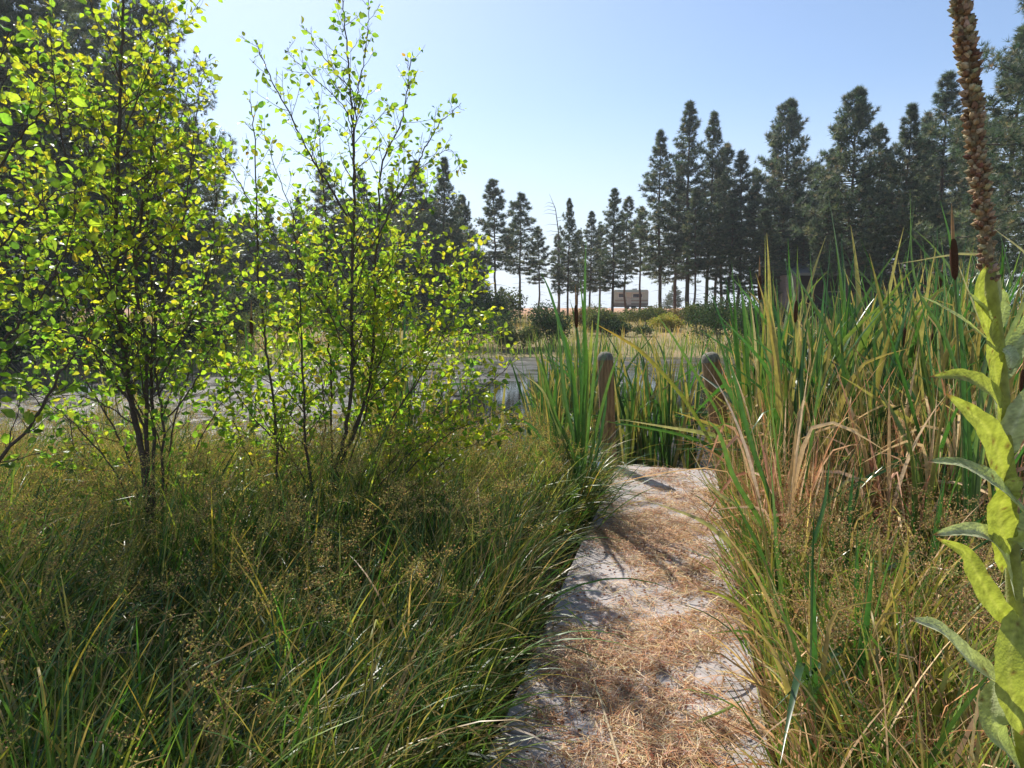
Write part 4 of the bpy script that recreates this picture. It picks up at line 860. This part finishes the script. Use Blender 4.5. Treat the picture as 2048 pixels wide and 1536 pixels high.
traced("cattail", 3.1, (1590, 1500), [
 ([(1560, 1330), (1500, 1230), (1440, 1190), (1395, 1180)], g2, gy, -.1), ([(1580, 1300), (1540, 1150), (1490, 1040), (1450, 960)], g1, g2, .1), ([(1570, 1350), (1530, 1280), (1480, 1262), (1415, 1268)], g2, g3, 0), ([(1600, 1280), (1620, 1120), (1650, 1000), (1660, 900)], g1, g2, .2),
 ([(1590, 1300), (1560, 1160), (1550, 1040), (1540, 900)], g2, g3, .2), ([(1540, 1400), (1480, 1350), (1430, 1340)], g3, gy, 0), ([(1620, 1350), (1680, 1230), (1720, 1130), (1760, 1050)], g1, g3, .1)],
 "near arching cattail tuft on the right side of the dock at the bottom", "cattail", w=0.013)
traced("cattail", 3.6, (1935, 1250), [([(1930, 900), (1925, 700), (1915, 600), (1900, 480), (1880, 400)], g1, g2, 0), ([(1950, 900), (1990, 700), (1960, 640), (1905, 500)], g2, st, 0), ([(1940, 900), (1900, 700), (1830, 560), (1820, 380)], g1, g3, .3), ([(1960, 800), (2000, 600), (1960, 510), (1790, 528)], g1, st, .2), ([(1980, 800), (2050, 600), (2060, 520), (1985, 455)], g3, st, -.1)],
 "cattail behind the mullein with a big rusty brown seed head", "cattail", w=0.015, spikes=[([(1925, 900), (1910, 560)], 0.22, .020)])
traced("cattail", 5.6, (1520, 1040), [([(1500, 800), (1490, 650), (1480, 560)], g1, g2, 0), ([(1530, 850), (1560, 700), (1600, 560)], g2, g2, 0), ([(1515, 800), (1510, 680), (1500, 590)], st, st, 0)], "cattail with dark upright seed head at the left end of the right stand", "cattail", spikes=[([(1518, 800), (1519, 600)], 0.20, .017)])
traced("cattail", 6.2, (1770, 1000), [([(1760, 800), (1740, 640), (1720, 540)], g1, g2, 0), ([(1780, 800), (1800, 640), (1830, 400)], g2, g2, 0)], "cattail with short dark seed head amid the right stand", "cattail", spikes=[([(1775, 800), (1777, 690)], 0.19, .016)])
traced("cattail", 6.4, (1868, 990), [([(1850, 800), (1830, 640), (1810, 500)], g1, g2, 0), ([(1880, 800), (1900, 640), (1880, 460)], g2, g3, 0)], "cattail with small rusty seed head left of the mullein", "cattail", spikes=[([(1866, 800), (1865, 700)], 0.16, .015)])
traced("cattail", 6.6, (505, 960), [([(500, 800), (495, 720), (490, 640)], g1, g2, 0), ([(510, 820), (530, 720), (540, 650)], g1, g2, 0)], "cattail with dark seed head seen in the gap between the alders", "cattail", spikes=[([(504, 800), (503, 675)], 0.2, .017)])

# ------------------------------------------------------------------ near grass, rushes
def left_region(n):
    y = rng.uniform(0.9, 6.9, n); x = rng.uniform(-0.80, 0.62, n) * (y + 0.35); return x, y
def side_of_dock(x, y):
    qx = x - FL[0]; qy = y - FL[1]; return qx * dv[0] + qy * dv[1]   # <0 left of the dock's left edge
def field(name, n, xyf, hf, wr, cols, wts, lean, bend, label, mat=M_GRASS, seg=7, clump=0.10, az0=None, flat=None, bp=1.5, kinkp=0.12, kind="stuff", cat="grass", nearfade=True):
    cx, cy_ = xyf(max(8, n // 30)); ci = rng.integers(0, len(cx), n)
    x = cx[ci] + rng.normal(size=n) * clump * 0.5; y = cy_[ci] + rng.normal(size=n) * clump * 0.5
    sd = side_of_dock(x, y); k = ((sd < -0.03) | (sd > DW + 0.03)) & (y > 0.75) & (np.hypot(x, y) > 0.9)
    x, y, ci = x[k], y[k], ci[k]; n = len(x); caz = rng.random(len(cx)) * 6.28; ct = rng.uniform(.75, 1.2, len(cx)); tone = rng.uniform(.75, 1.25, (len(cx), 1))
    az = caz[ci] + rng.normal(size=n) * 1.1 if az0 is None else az0 + rng.normal(size=n) * 1.0
    c = pal(n, cols, wts, 0.22) * tone[ci]
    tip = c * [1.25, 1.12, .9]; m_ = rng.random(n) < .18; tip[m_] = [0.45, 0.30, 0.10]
    mb = MB(); b0 = np.stack([x, y, ground_z(x, y) - .03], -1)
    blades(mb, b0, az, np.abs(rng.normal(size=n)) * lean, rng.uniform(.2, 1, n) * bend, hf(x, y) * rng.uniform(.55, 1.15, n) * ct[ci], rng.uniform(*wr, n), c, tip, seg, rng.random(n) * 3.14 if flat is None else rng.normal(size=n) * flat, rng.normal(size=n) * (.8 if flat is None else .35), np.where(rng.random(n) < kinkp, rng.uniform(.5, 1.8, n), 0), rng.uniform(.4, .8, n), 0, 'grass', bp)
    o = mb.obj(name, mat); tag(o, label, cat, kind=kind); return o
def lreg(n):
    x, y = left_region(n * 3); k = side_of_dock(x, y) < -0.10 - 0.14 * rng.random(len(x)); return x[k][:n], y[k][:n]
def rreg(n):
    y = rng.uniform(1.0, 6.0, n * 3); x = rng.uniform(0.0, 0.82, n * 3) * (y + .3); k = side_of_dock(x, y) > DW + 0.05; return x[k][:n], y[k][:n]
lh = lambda x, y: np.interp(y, [1, 2.2, 4, 6.5], [0.60, 0.72, 0.86, 0.84]) * (1 + .16 * wob(x, y, 2.1, 3))
GC = [(0.03, 0.08, 0.018), (0.065, 0.135, 0.028), (0.14, 0.21, 0.04), (0.26, 0.25, 0.07), (0.36, 0.26, 0.13)]
field("sedge_grass", 21000, lreg, lambda x, y: lh(x, y) * 1.12, (.009, .018), GC, [3, 4, 3.6, 1.4, 1.0], .28, 2.2, "thick dark green sedge grass covering the bank left of the dock", seg=10, az0=.35, flat=.45, bp=1.25)
field("upright_sedge", 9000, lreg, lambda x, y: lh(x, y) * .95, (.006, .013), GC, [4, 4, 2.4, 1.5, 1.2], .2, .8, "upright sedge stems standing among the arching grass left of the dock")
field("fine_grass", 6000, lreg, lambda x, y: lh(x, y) * .95, (.002, .004), [(0.12, 0.15, 0.04), (0.2, 0.2, 0.06), (0.32, 0.26, 0.12), (0.06, 0.10, 0.025)], [3, 3, 1.5, 2], .25, .9, "fine olive grass stems mixed in the bank left of the dock", kinkp=.2)
field("broad_sedge", 4600, lreg, lambda x, y: lh(x, y) * 1.08, (.013, .022), [(0.08, 0.17, 0.03), (0.14, 0.25, 0.05), (0.3, 0.36, 0.07), (0.5, 0.4, 0.08)], [4, 3, 1.4, .6], .2, 1.1, "broad arching sedge blades among the grass left of the dock", M_REED, 12, .2, flat=.9)
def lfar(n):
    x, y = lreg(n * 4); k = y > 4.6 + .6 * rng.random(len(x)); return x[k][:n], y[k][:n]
field("sunlit_tint_grass", 6500, lfar, lambda x, y: lh(x, y) * 1.0, (.005, .011), [(0.30, 0.36, 0.08), (0.40, 0.40, 0.10), (0.22, 0.30, 0.06), (0.48, 0.38, 0.16)], [3, 2, 2, 1.2], .24, 1.3, "paler yellow green grass by the water's edge behind the alder bases", flat=1.0)  # sunlight on this band is put into the blades as paler yellow green
field("brown_thatch", 9000, lreg, lambda x, y: 0.45 + 0 * x, (.003, .008), CS + [(0.2, 0.09, 0.05)], [2, 2, 1, 1, 2], .7, 1.6, "dead brown thatch low in the grass left of the dock", M_STRAW, 6, .2, kinkp=.5)
field("green_grass", 12000, rreg, lambda x, y: np.interp(y, [1, 3, 6], [.55, .7, .8]), (.007, .017), [(0.10, 0.19, 0.04), (0.16, 0.25, 0.05), (0.28, 0.30, 0.08), (0.4, 0.33, 0.14)], [3, 3, 2, 2], .22, 1.0, "green and straw grass on the bank right of the dock")
field("broad_grass", 2200, rreg, lambda x, y: np.interp(y, [1, 3, 6], [.7, .9, 1.0]), (.013, .026), [(0.07, 0.16, 0.03), (0.13, 0.23, 0.05), (0.3, 0.33, 0.08), (0.55, 0.42, 0.25)], [3, 3, 1.5, 1.5], .25, 1.3, "broad arching blades among the grass right of the dock", M_REED, 12, .2, flat=1.0)
field("dead_reed_litter", 10000, rreg, lambda x, y: 0.75 + 0 * x, (.006, .015), CS, [3, 3, 2, 2], .45, 1.5, "broken tan reed litter on the bank right of the dock", M_STRAW, 8, .25, kinkp=.6)
# thatch standing in the reed stand
def sreg(n):
    y = rng.uniform(4.2, 8.8, n * 3); x = rng.uniform(0.32, 0.80, n * 3) * y; k = side_of_dock(x, y) > DW + 0.12; return x[k][:n], y[k][:n]
field("dead_reed_stems", 14000, sreg, lambda x, y: 1.25 + 0 * x, (.005, .011), CS, [4, 3, 2, 1.5], .14, .5, "mass of dead tan stems inside the reed stand", M_STRAW, 8, .3, kinkp=.35)
field("reed_undergrowth", 5000, sreg, lambda x, y: 1.3 + 0 * x, (.007, .014), CG, [3, 3, 2, 1], .1, .5, "green reed undergrowth filling the base of the stand", M_REED, 8, .3, kinkp=.1)
# seed sprays of the rushes
def sprays(name, n, xyf, zf, cols, wts, label, R0=0.07, sd=60):
    x, y = xyf(n); n = len(x); mb = MB(); zb_ = ground_z(x, y); top = zf(x, y) * rng.uniform(.82, 1.12, n)
    lx, ly = rng.normal(size=n) * .10, rng.normal(size=n) * .10; c = pal(n, [(0.2, 0.22, 0.07), (0.28, 0.24, 0.1)], [1, 1])
    az = np.arctan2(ly, lx); ln = np.hypot(lx, ly) / top
    b0 = np.stack([x, y, zb_], -1); blades(mb, b0, az, ln, ln * 0, top, np.full(n, .0028), c, c, 3, rng.random(n) * 3, 0)
    tp = b0 + np.stack([np.sin(ln) * np.cos(az), np.sin(ln) * np.sin(az), np.cos(ln)], -1) * top[:, None]
    # rays
    k = 9; dr = nrm(rng.normal(size=(n, k, 3)) * [1, 1, .55] + [0, 0, .75]); rl = R0 * rng.uniform(.35, 1.5, (n, k, 1)); p1 = tp[:, None] + dr * rl
    b = np.repeat(tp[:, None], k, 1).reshape(-1, 3); e = p1.reshape(-1, 3); s_ = nrm(np.cross(e - b, rdir(len(b)))) * .0009
    v = np.stack([b - s_, b + s_, e], 1).reshape(-1, 3); t = np.arange(len(v)).reshape(-1, 3); mb.add(v, None, t, np.repeat(np.repeat(c, k, 0), 3, 0))
    m_ = n * sd; ci = np.repeat(np.arange(n), sd); ki = rng.integers(0, k, m_); f = rng.uniform(.25, 1.05, (m_, 1))
    pp = tp[ci] + dr[ci, ki] * rl[ci, ki] * f + rng.normal(size=(m_, 3)) * .011
    tv = np.array([(-.32, 0, 0), (.32, 0, 0), (0, 0, .32), (0, .0, -.32), (0, 1, 0), (0, -.4, 0)]) ; tt = np.array([(0, 2, 4), (2, 1, 4), (1, 3, 4), (3, 0, 4), (0, 5, 2), (1, 2, 5)])
    v, t, cc = inst(tv, tt, frames(rdir(m_), rdir(m_)), rng.uniform(.004, .0105, m_), pp, pal(m_, cols, wts) ); mb.add(v, None, t, cc)
    o = mb.obj(name, M_SEED, smooth=False); tag(o, label, "rushes", kind="stuff"); return o
SC = [(0.62, 0.52, 0.18), (0.48, 0.46, 0.14), (0.62, 0.42, 0.20), (0.26, 0.14, 0.08)]
def lreg2(n):
    x, y = lreg(n * 3); w_ = np.interp(y, [1, 2.4, 3.6, 5, 6.9], [.02, .10, .7, 1, .9]); k = rng.random(len(x)) < w_; return x[k][:n], y[k][:n]
sprays("rush_seed_heads", 1300, lreg2, lambda x, y: lh(x, y) * 1.0, SC, [3, 3, 2, 1], "olive brown rush seed sprays topping the grass left of the dock", 0.08, 74)
def rreg2(n):
    y = rng.uniform(2.4, 5.2, n * 4); x = rng.uniform(0.34, 0.80, n * 4) * y; k = side_of_dock(x, y) > DW + .12; return x[k][:n], y[k][:n]
sprays("seed_sprays", 420, rreg2, lambda x, y: np.interp(y, [2, 3.5, 5.2], [.62, .8, .72]), [(0.58, 0.38, 0.22), (0.46, 0.40, 0.16), (0.62, 0.46, 0.26), (0.26, 0.12, 0.07)], [3, 3, 2, 1], "brown rush seed sprays between the reeds and the mullein")
def dreg(n):
    u_ = rng.uniform(-.1, 1.3, n); v_ = np.where(rng.random(n) < .6, rng.uniform(-.5, -.05, n), DW + rng.uniform(.05, .3, n)); p = FL[:2][None] - du[None] * u_[:, None] + dv[None] * v_[:, None]; return p[:, 0], p[:, 1]
sprays("edge_rushes", 90, dreg, lambda x, y: 0.42 + 0 * x, SC, [3, 1, 3, 1], "low rusty rush tufts round the corners of the dock end")
# long pale stalk lying on the deck
mb = MB(); pl = [G(1128, 1180, .03), G(1160, 1262, .035), G(1185, 1350, .03), G(1216, 1448, .03), G(1240, 1530, .03)]
o0 = pl[2].copy(); tube(mb, smooth_line([p - o0 for p in pl], 20), np.linspace(.0025, .006, 20), 6, (0.58, 0.46, 0.30)); o = mb.obj("dry_stalk", M_STRAW, None, loc=tuple(o0)); tag(o, "long pale dry stalk lying lengthwise on the dock planks", "stalk")
def bladething(pts, z, w, col, label):
    mb = MB(); pl = [G(x, y, zz) for (x, y), zz in zip(pts, z)]; o0 = pl[0].copy(); ribbon(mb, [p - o0 for p in pl], w, col, col, (0, -.4, 1), 14); o = mb.obj("fallen_leaf_blade", M_STRAW, None, loc=tuple(o0)); tag(o, label, "leaf blade")
bladething([(1385, 1448), (1450, 1420), (1488, 1398)], (.02, .04, .05), .012, (0.2, 0.28, 0.06), "green cattail leaf blade lying on the dock's right side at the bottom")

# ------------------------------------------------------------------ thin summer haze over the pond
M_HAZE = bpy.data.materials.new("haze_air"); M_HAZE.use_nodes = True; hn = M_HAZE.node_tree; hn.nodes.clear()
ho = hn.nodes.new("ShaderNodeOutputMaterial"); pv = hn.nodes.new("ShaderNodeVolumePrincipled"); pv.inputs["Color"].default_value = (0.88, 0.94, 1.0, 1); pv.inputs["Density"].default_value = 0.0006; pv.inputs["Anisotropy"].default_value = 0.45
hn.links.new(pv.outputs[0], ho.inputs["Volume"])
mb = MB(); box(mb, (-420, -65, -2.5), (420, 620, 32)); o = mb.obj("haze", M_HAZE, smooth=False); tag(o, "thin pale summer haze in the air over the pond", "haze", kind="stuff")
# ------------------------------------------------------------------ mullein
MDp = 1.32
def pm(x, y, dd=0.0): return P(x, y, MDp + dd)
sp = [(2052, 1536), (2040, 1448), (2031, 1240), (2024, 1100), (2015, 1000), (2010, 870), (2000, 740), (1987, 620), (1976, 520), (1968, 440), (1955, 330), (1945, 200), (1934, 100), (1924, 20), (1912, -80), (1905, -160)]
b0 = pm(2110, 2300); b0[2] = gz(b0[0], b0[1]) - .02
stk = smooth_line([b0, pm(2075, 1850)] + [pm(*q) for q in sp], 90)
root = empty("mullein", tuple(b0)); tag(root, "tall mullein with yellow green leaves and a long dry brown flower spike", "mullein")
zt = pm(1976, 535)[2]; ks = stk[:, 2] < zt + .02; o0 = b0
mb = MB(); a = stk[ks] - o0; rr = np.interp(stk[ks][:, 2], [0, .8, 1.6, zt], [.019, .0155, .0125, .011])
tube(mb, a, rr, 14, (0.40, 0.40, 0.11)); mb.obj("stalk", M_MULL, root)
su = stk[stk[:, 2] > zt - .03] - o0
mb = MB(); nsu = len(su); tube(mb, su, np.linspace(.0095, .008, nsu), 10, (0.30, 0.22, 0.11))
mb.obj("spike_core", M_CAP, root)
# capsules: split pointed pods in a tight spiral
ang = np.linspace(0, 2 * math.pi, 9)[:-1]; cvv = [(0, 0, 0)]
for (zc, rc) in ((.12, .30), (.45, .44), (.85, .30), (1.25, .05)):
    cvv += [(math.cos(a_) * rc * (1 + .12 * (i_ % 2)), zc, math.sin(a_) * rc * (1 + .12 * (i_ % 2))) for i_, a_ in enumerate(ang)]
for a_ in ang[::2]: cvv.append((math.cos(a_) * .62, .95, math.sin(a_) * .62))
cvv = np.array(cvv); ct = [(0, 1 + (j + 1) % 8, 1 + j) for j in range(8)]
for ring in range(3):
    for j in range(8):
        a_, b_ = 1 + ring * 8 + j, 1 + ring * 8 + (j + 1) % 8; ct += [(a_, b_, b_ + 8), (a_, b_ + 8, a_ + 8)]
for q, j in enumerate(range(0, 8, 2)): ct.append((1 + j, 1 + (j + 1) % 8, 33 + q)); ct.append((1 + 8 + j, 33 + q, 1 + (j + 1) % 8))
ct = np.array(ct); NC = 900; s_ = np.sort(rng.random(NC) * .99); idx = s_ * (nsu - 1); i0 = idx.astype(int); f = (idx - i0)[:, None]
pc = su[i0] * (1 - f) + su[np.minimum(i0 + 1, nsu - 1)] * f; tg = nrm(su[np.minimum(i0 + 1, nsu - 1)] - su[i0]); a_ = nrm(np.cross(tg, [0, 1, 0.1])); b_ = np.cross(tg, a_)
ph = np.arange(NC) * 2.399 + rng.normal(size=NC) * .25; rdv = a_ * np.cos(ph)[:, None] + b_ * np.sin(ph)[:, None]
kp = (s_ > .17) | (rng.random(NC) < .42); pc, tg, rdv = pc[kp], tg[kp], rdv[kp]; NC = len(pc); ss = s_[kp]
sz = rng.uniform(.0055, .0135, NC) * np.interp(ss, [0, .15, .6, 1], [.9, 1.05, 1.15, 1.0])
v, t, cc = inst(cvv, ct, frames(rdv + tg * .45 + rng.normal(size=(NC, 3)) * .22, tg), sz, pc + rdv * .0066, pal(NC, [(0.46, 0.33, 0.18), (0.35, 0.22, 0.11), (0.24, 0.13, 0.07), (0.55, 0.42, 0.24)], [3, 3, 1.6, 1.6], .15))
mb = MB(); mb.add(v, None, t, cc); o = mb.obj("seed_capsules", M_CAP, root)
YG = (0.40, 0.42, 0.10); PG_ = (0.42, 0.47, 0.22); PG2 = (0.54, 0.57, 0.34)  # felted greens; backlit yellow and paleness of sunlit tops mixed into the colours
def mleaf(pts, wpx, col, nref, dds, fold=.35, col2=None):
    w_ = wpx * (1.08 if nref is UPN else 1.0) / FPX * MDp; pl = [pm(x, y, dd) - o0 for (x, y), dd in zip(pts, dds)]; mb = MB(); n_ = 34
    p = smooth_line(pl, n_); t_ = np.linspace(0, 1, n_); tg = nrm(np.gradient(p, axis=0)); side = nrm(np.cross(tg, np.array(nref, float))); nn = np.cross(side, tg)
    wd = np.clip(np.sin(np.clip(t_ ** 0.85 * .80 + .20, 0, 1) * math.pi) ** .7, .03, 1) * (1 + .05 * np.sin(t_ * 27 + wpx)); K = 9; u_ = np.linspace(-1, 1, K)
    hw = w_ / 2 * wd
    v = p[:, None] + side[:, None] * (hw[:, None] * u_[None])[..., None] + nn[:, None] * ((hw[:, None] * (fold * np.abs(u_[None]) ** 1.3 + .07 * np.sin(t_[:, None] * 13 + u_[None] * 2.5) * np.abs(u_[None]) + .035 * np.sin(t_[:, None] * 60 + np.abs(u_[None]) * 9)))[..., None])
    i = (np.arange(n_ - 1) * K)[:, None] + np.arange(K - 1)[None]; q = np.stack([i, i + 1, i + K + 1, i + K], -1).reshape(-1, 4)
    c = np.broadcast_to(np.array(col), (n_, K, 3)).copy(); c[:, K // 2] *= [1.2, 1.15, 1.4]; c *= (1 + .05 * rng.normal(size=(n_, K, 1)))
    vein = (np.sin(t_[:, None] * 62 + np.abs(u_[None]) * -7) > .82); c[vein] *= 0.74; c[-2:] = [0.28, 0.15, 0.07]; sp_ = rng.random((n_, K)) < .012; c[sp_] = [0.20, 0.12, 0.05]; c[rng.random(n_) < .10, 0] = [0.36, 0.24, 0.10]
    mb.add(v.reshape(-1, 3), q, None, c.reshape(-1, 3)); mb.obj("leaf", M_MULL, root)
UPN = (-.05, -.46, .86); FAC = (0.15, -1, .15)
mleaf([(2036, 1450), (1992, 1368), (1935, 1318), (1880, 1262), (1820, 1238)], 62, PG2, UPN, (0, -.03, -.06, -.08, -.10))
mleaf([(2040, 1235), (2022, 1290), (2018, 1350), (2030, 1420), (2045, 1470)], 86, YG, FAC, (-.02, -.05, -.07, -.07, -.06), .15)
mleaf([(2060, 1560), (2010, 1500), (1990, 1450), (1985, 1400), (2000, 1350)], 70, PG_, UPN, (0, -.02, -.03, .0, .05))
mleaf([(2027, 1190), (2010, 1120), (1975, 1072), (1925, 1062), (1866, 1070)], 46, PG2, (0.2, -.6, .7), (0, -.02, -.04, -.06, -.08), .4)
mleaf([(2020, 1240), (1988, 1205), (1955, 1150), (1930, 1105), (1872, 1076)], 42, YG, (-.5, -.8, .3), (0, -.02, -.03, -.03, -.05), .5)
mleaf([(2060, 1040), (2010, 985), (1965, 950), (1915, 928), (1855, 923)], 46, PG_, UPN, (-.05, -.07, -.07, -.07, -.08), .3)
mleaf([(2018, 1130), (2005, 1070), (2000, 1020), (2020, 980), (2048, 955)], 74, YG, FAC, (0, -.03, -.04, -.05, -.04), .15)
mleaf([(2014, 985), (2000, 920), (1975, 860), (1940, 825), (1893, 788)], 50, YG, (-.3, -1, .3), (0, -.02, -.04, -.05, -.06), .25)
mleaf([(2008, 860), (1990, 800), (1960, 768), (1920, 752), (1860, 754)], 44, YG, (0, -.8, .6), (0, -.02, -.04, -.05, -.07), .35)
mleaf([(2000, 800), (1990, 740), (1985, 700), (1985, 660), (1990, 632)], 40, YG, FAC, (0, -.02, -.03, -.04, -.05), .2)
mleaf([(1990, 700), (2010, 700), (2022, 715), (2020, 740)], 34, PG2, UPN, (0, -.02, -.03, -.03), .3)
mleaf([(1984, 680), (1968, 640), (1958, 600), (1960, 560), (1972, 532)], 27, YG, FAC, (0, -.02, -.03, -.03, -.03), .2)
mleaf([(1980, 640), (1962, 615), (1945, 595), (1935, 583)], 26, PG_, UPN, (0, -.02, -.04, -.05), .3)
mleaf([(1992, 660), (2006, 630), (2010, 600), (2004, 575)], 24, PG_, FAC, (0, .02, .03, .03), .2)
mleaf([(1988, 690), (1960, 668), (1925, 640), (1880, 612), (1836, 590)], 18, PG2, UPN, (0, -.01, -.02, -.02, -.03), .4)
mleaf([(2010, 900), (2030, 850), (2055, 800), (2085, 770)], 44, PG2, UPN, (0, -.02, -.03, -.03), .3)
mleaf([(2020, 1100), (2045, 1060), (2080, 1040), (2120, 1040)], 50, PG_, UPN, (0, -.03, -.04, -.03), .3)
mleaf([(2028, 1200), (2060, 1150), (2090, 1130), (2130, 1140)], 50, YG, UPN, (0, .03, .04, .03), .3)
mleaf([(2000, 760), (2030, 700), (2050, 660), (2060, 610)], 36, PG_, UPN, (0, .02, .03, .04), .3)
for k_, a_ in enumerate((0.3, 1.5, 2.8, 4.0, 5.2)):   # basal leaves, mostly below the view
    q0 = np.array([0, 0, .25 + .08 * k_]); dr = np.array([math.cos(a_), math.sin(a_), 0]); pl = [q0, q0 + dr * .12 + [0, 0, .07], q0 + dr * .26 + [0, 0, .05], q0 + dr * .38 - [0, 0, .05]]
    mb = MB(); ribbon(mb, pl, .09, PG_, PG2, (dr[0] * .2, dr[1] * .2, 1), 20, .3, 'leaf'); mb.obj("leaf", M_MULL, root)
print("built", len(bpy.data.objects))
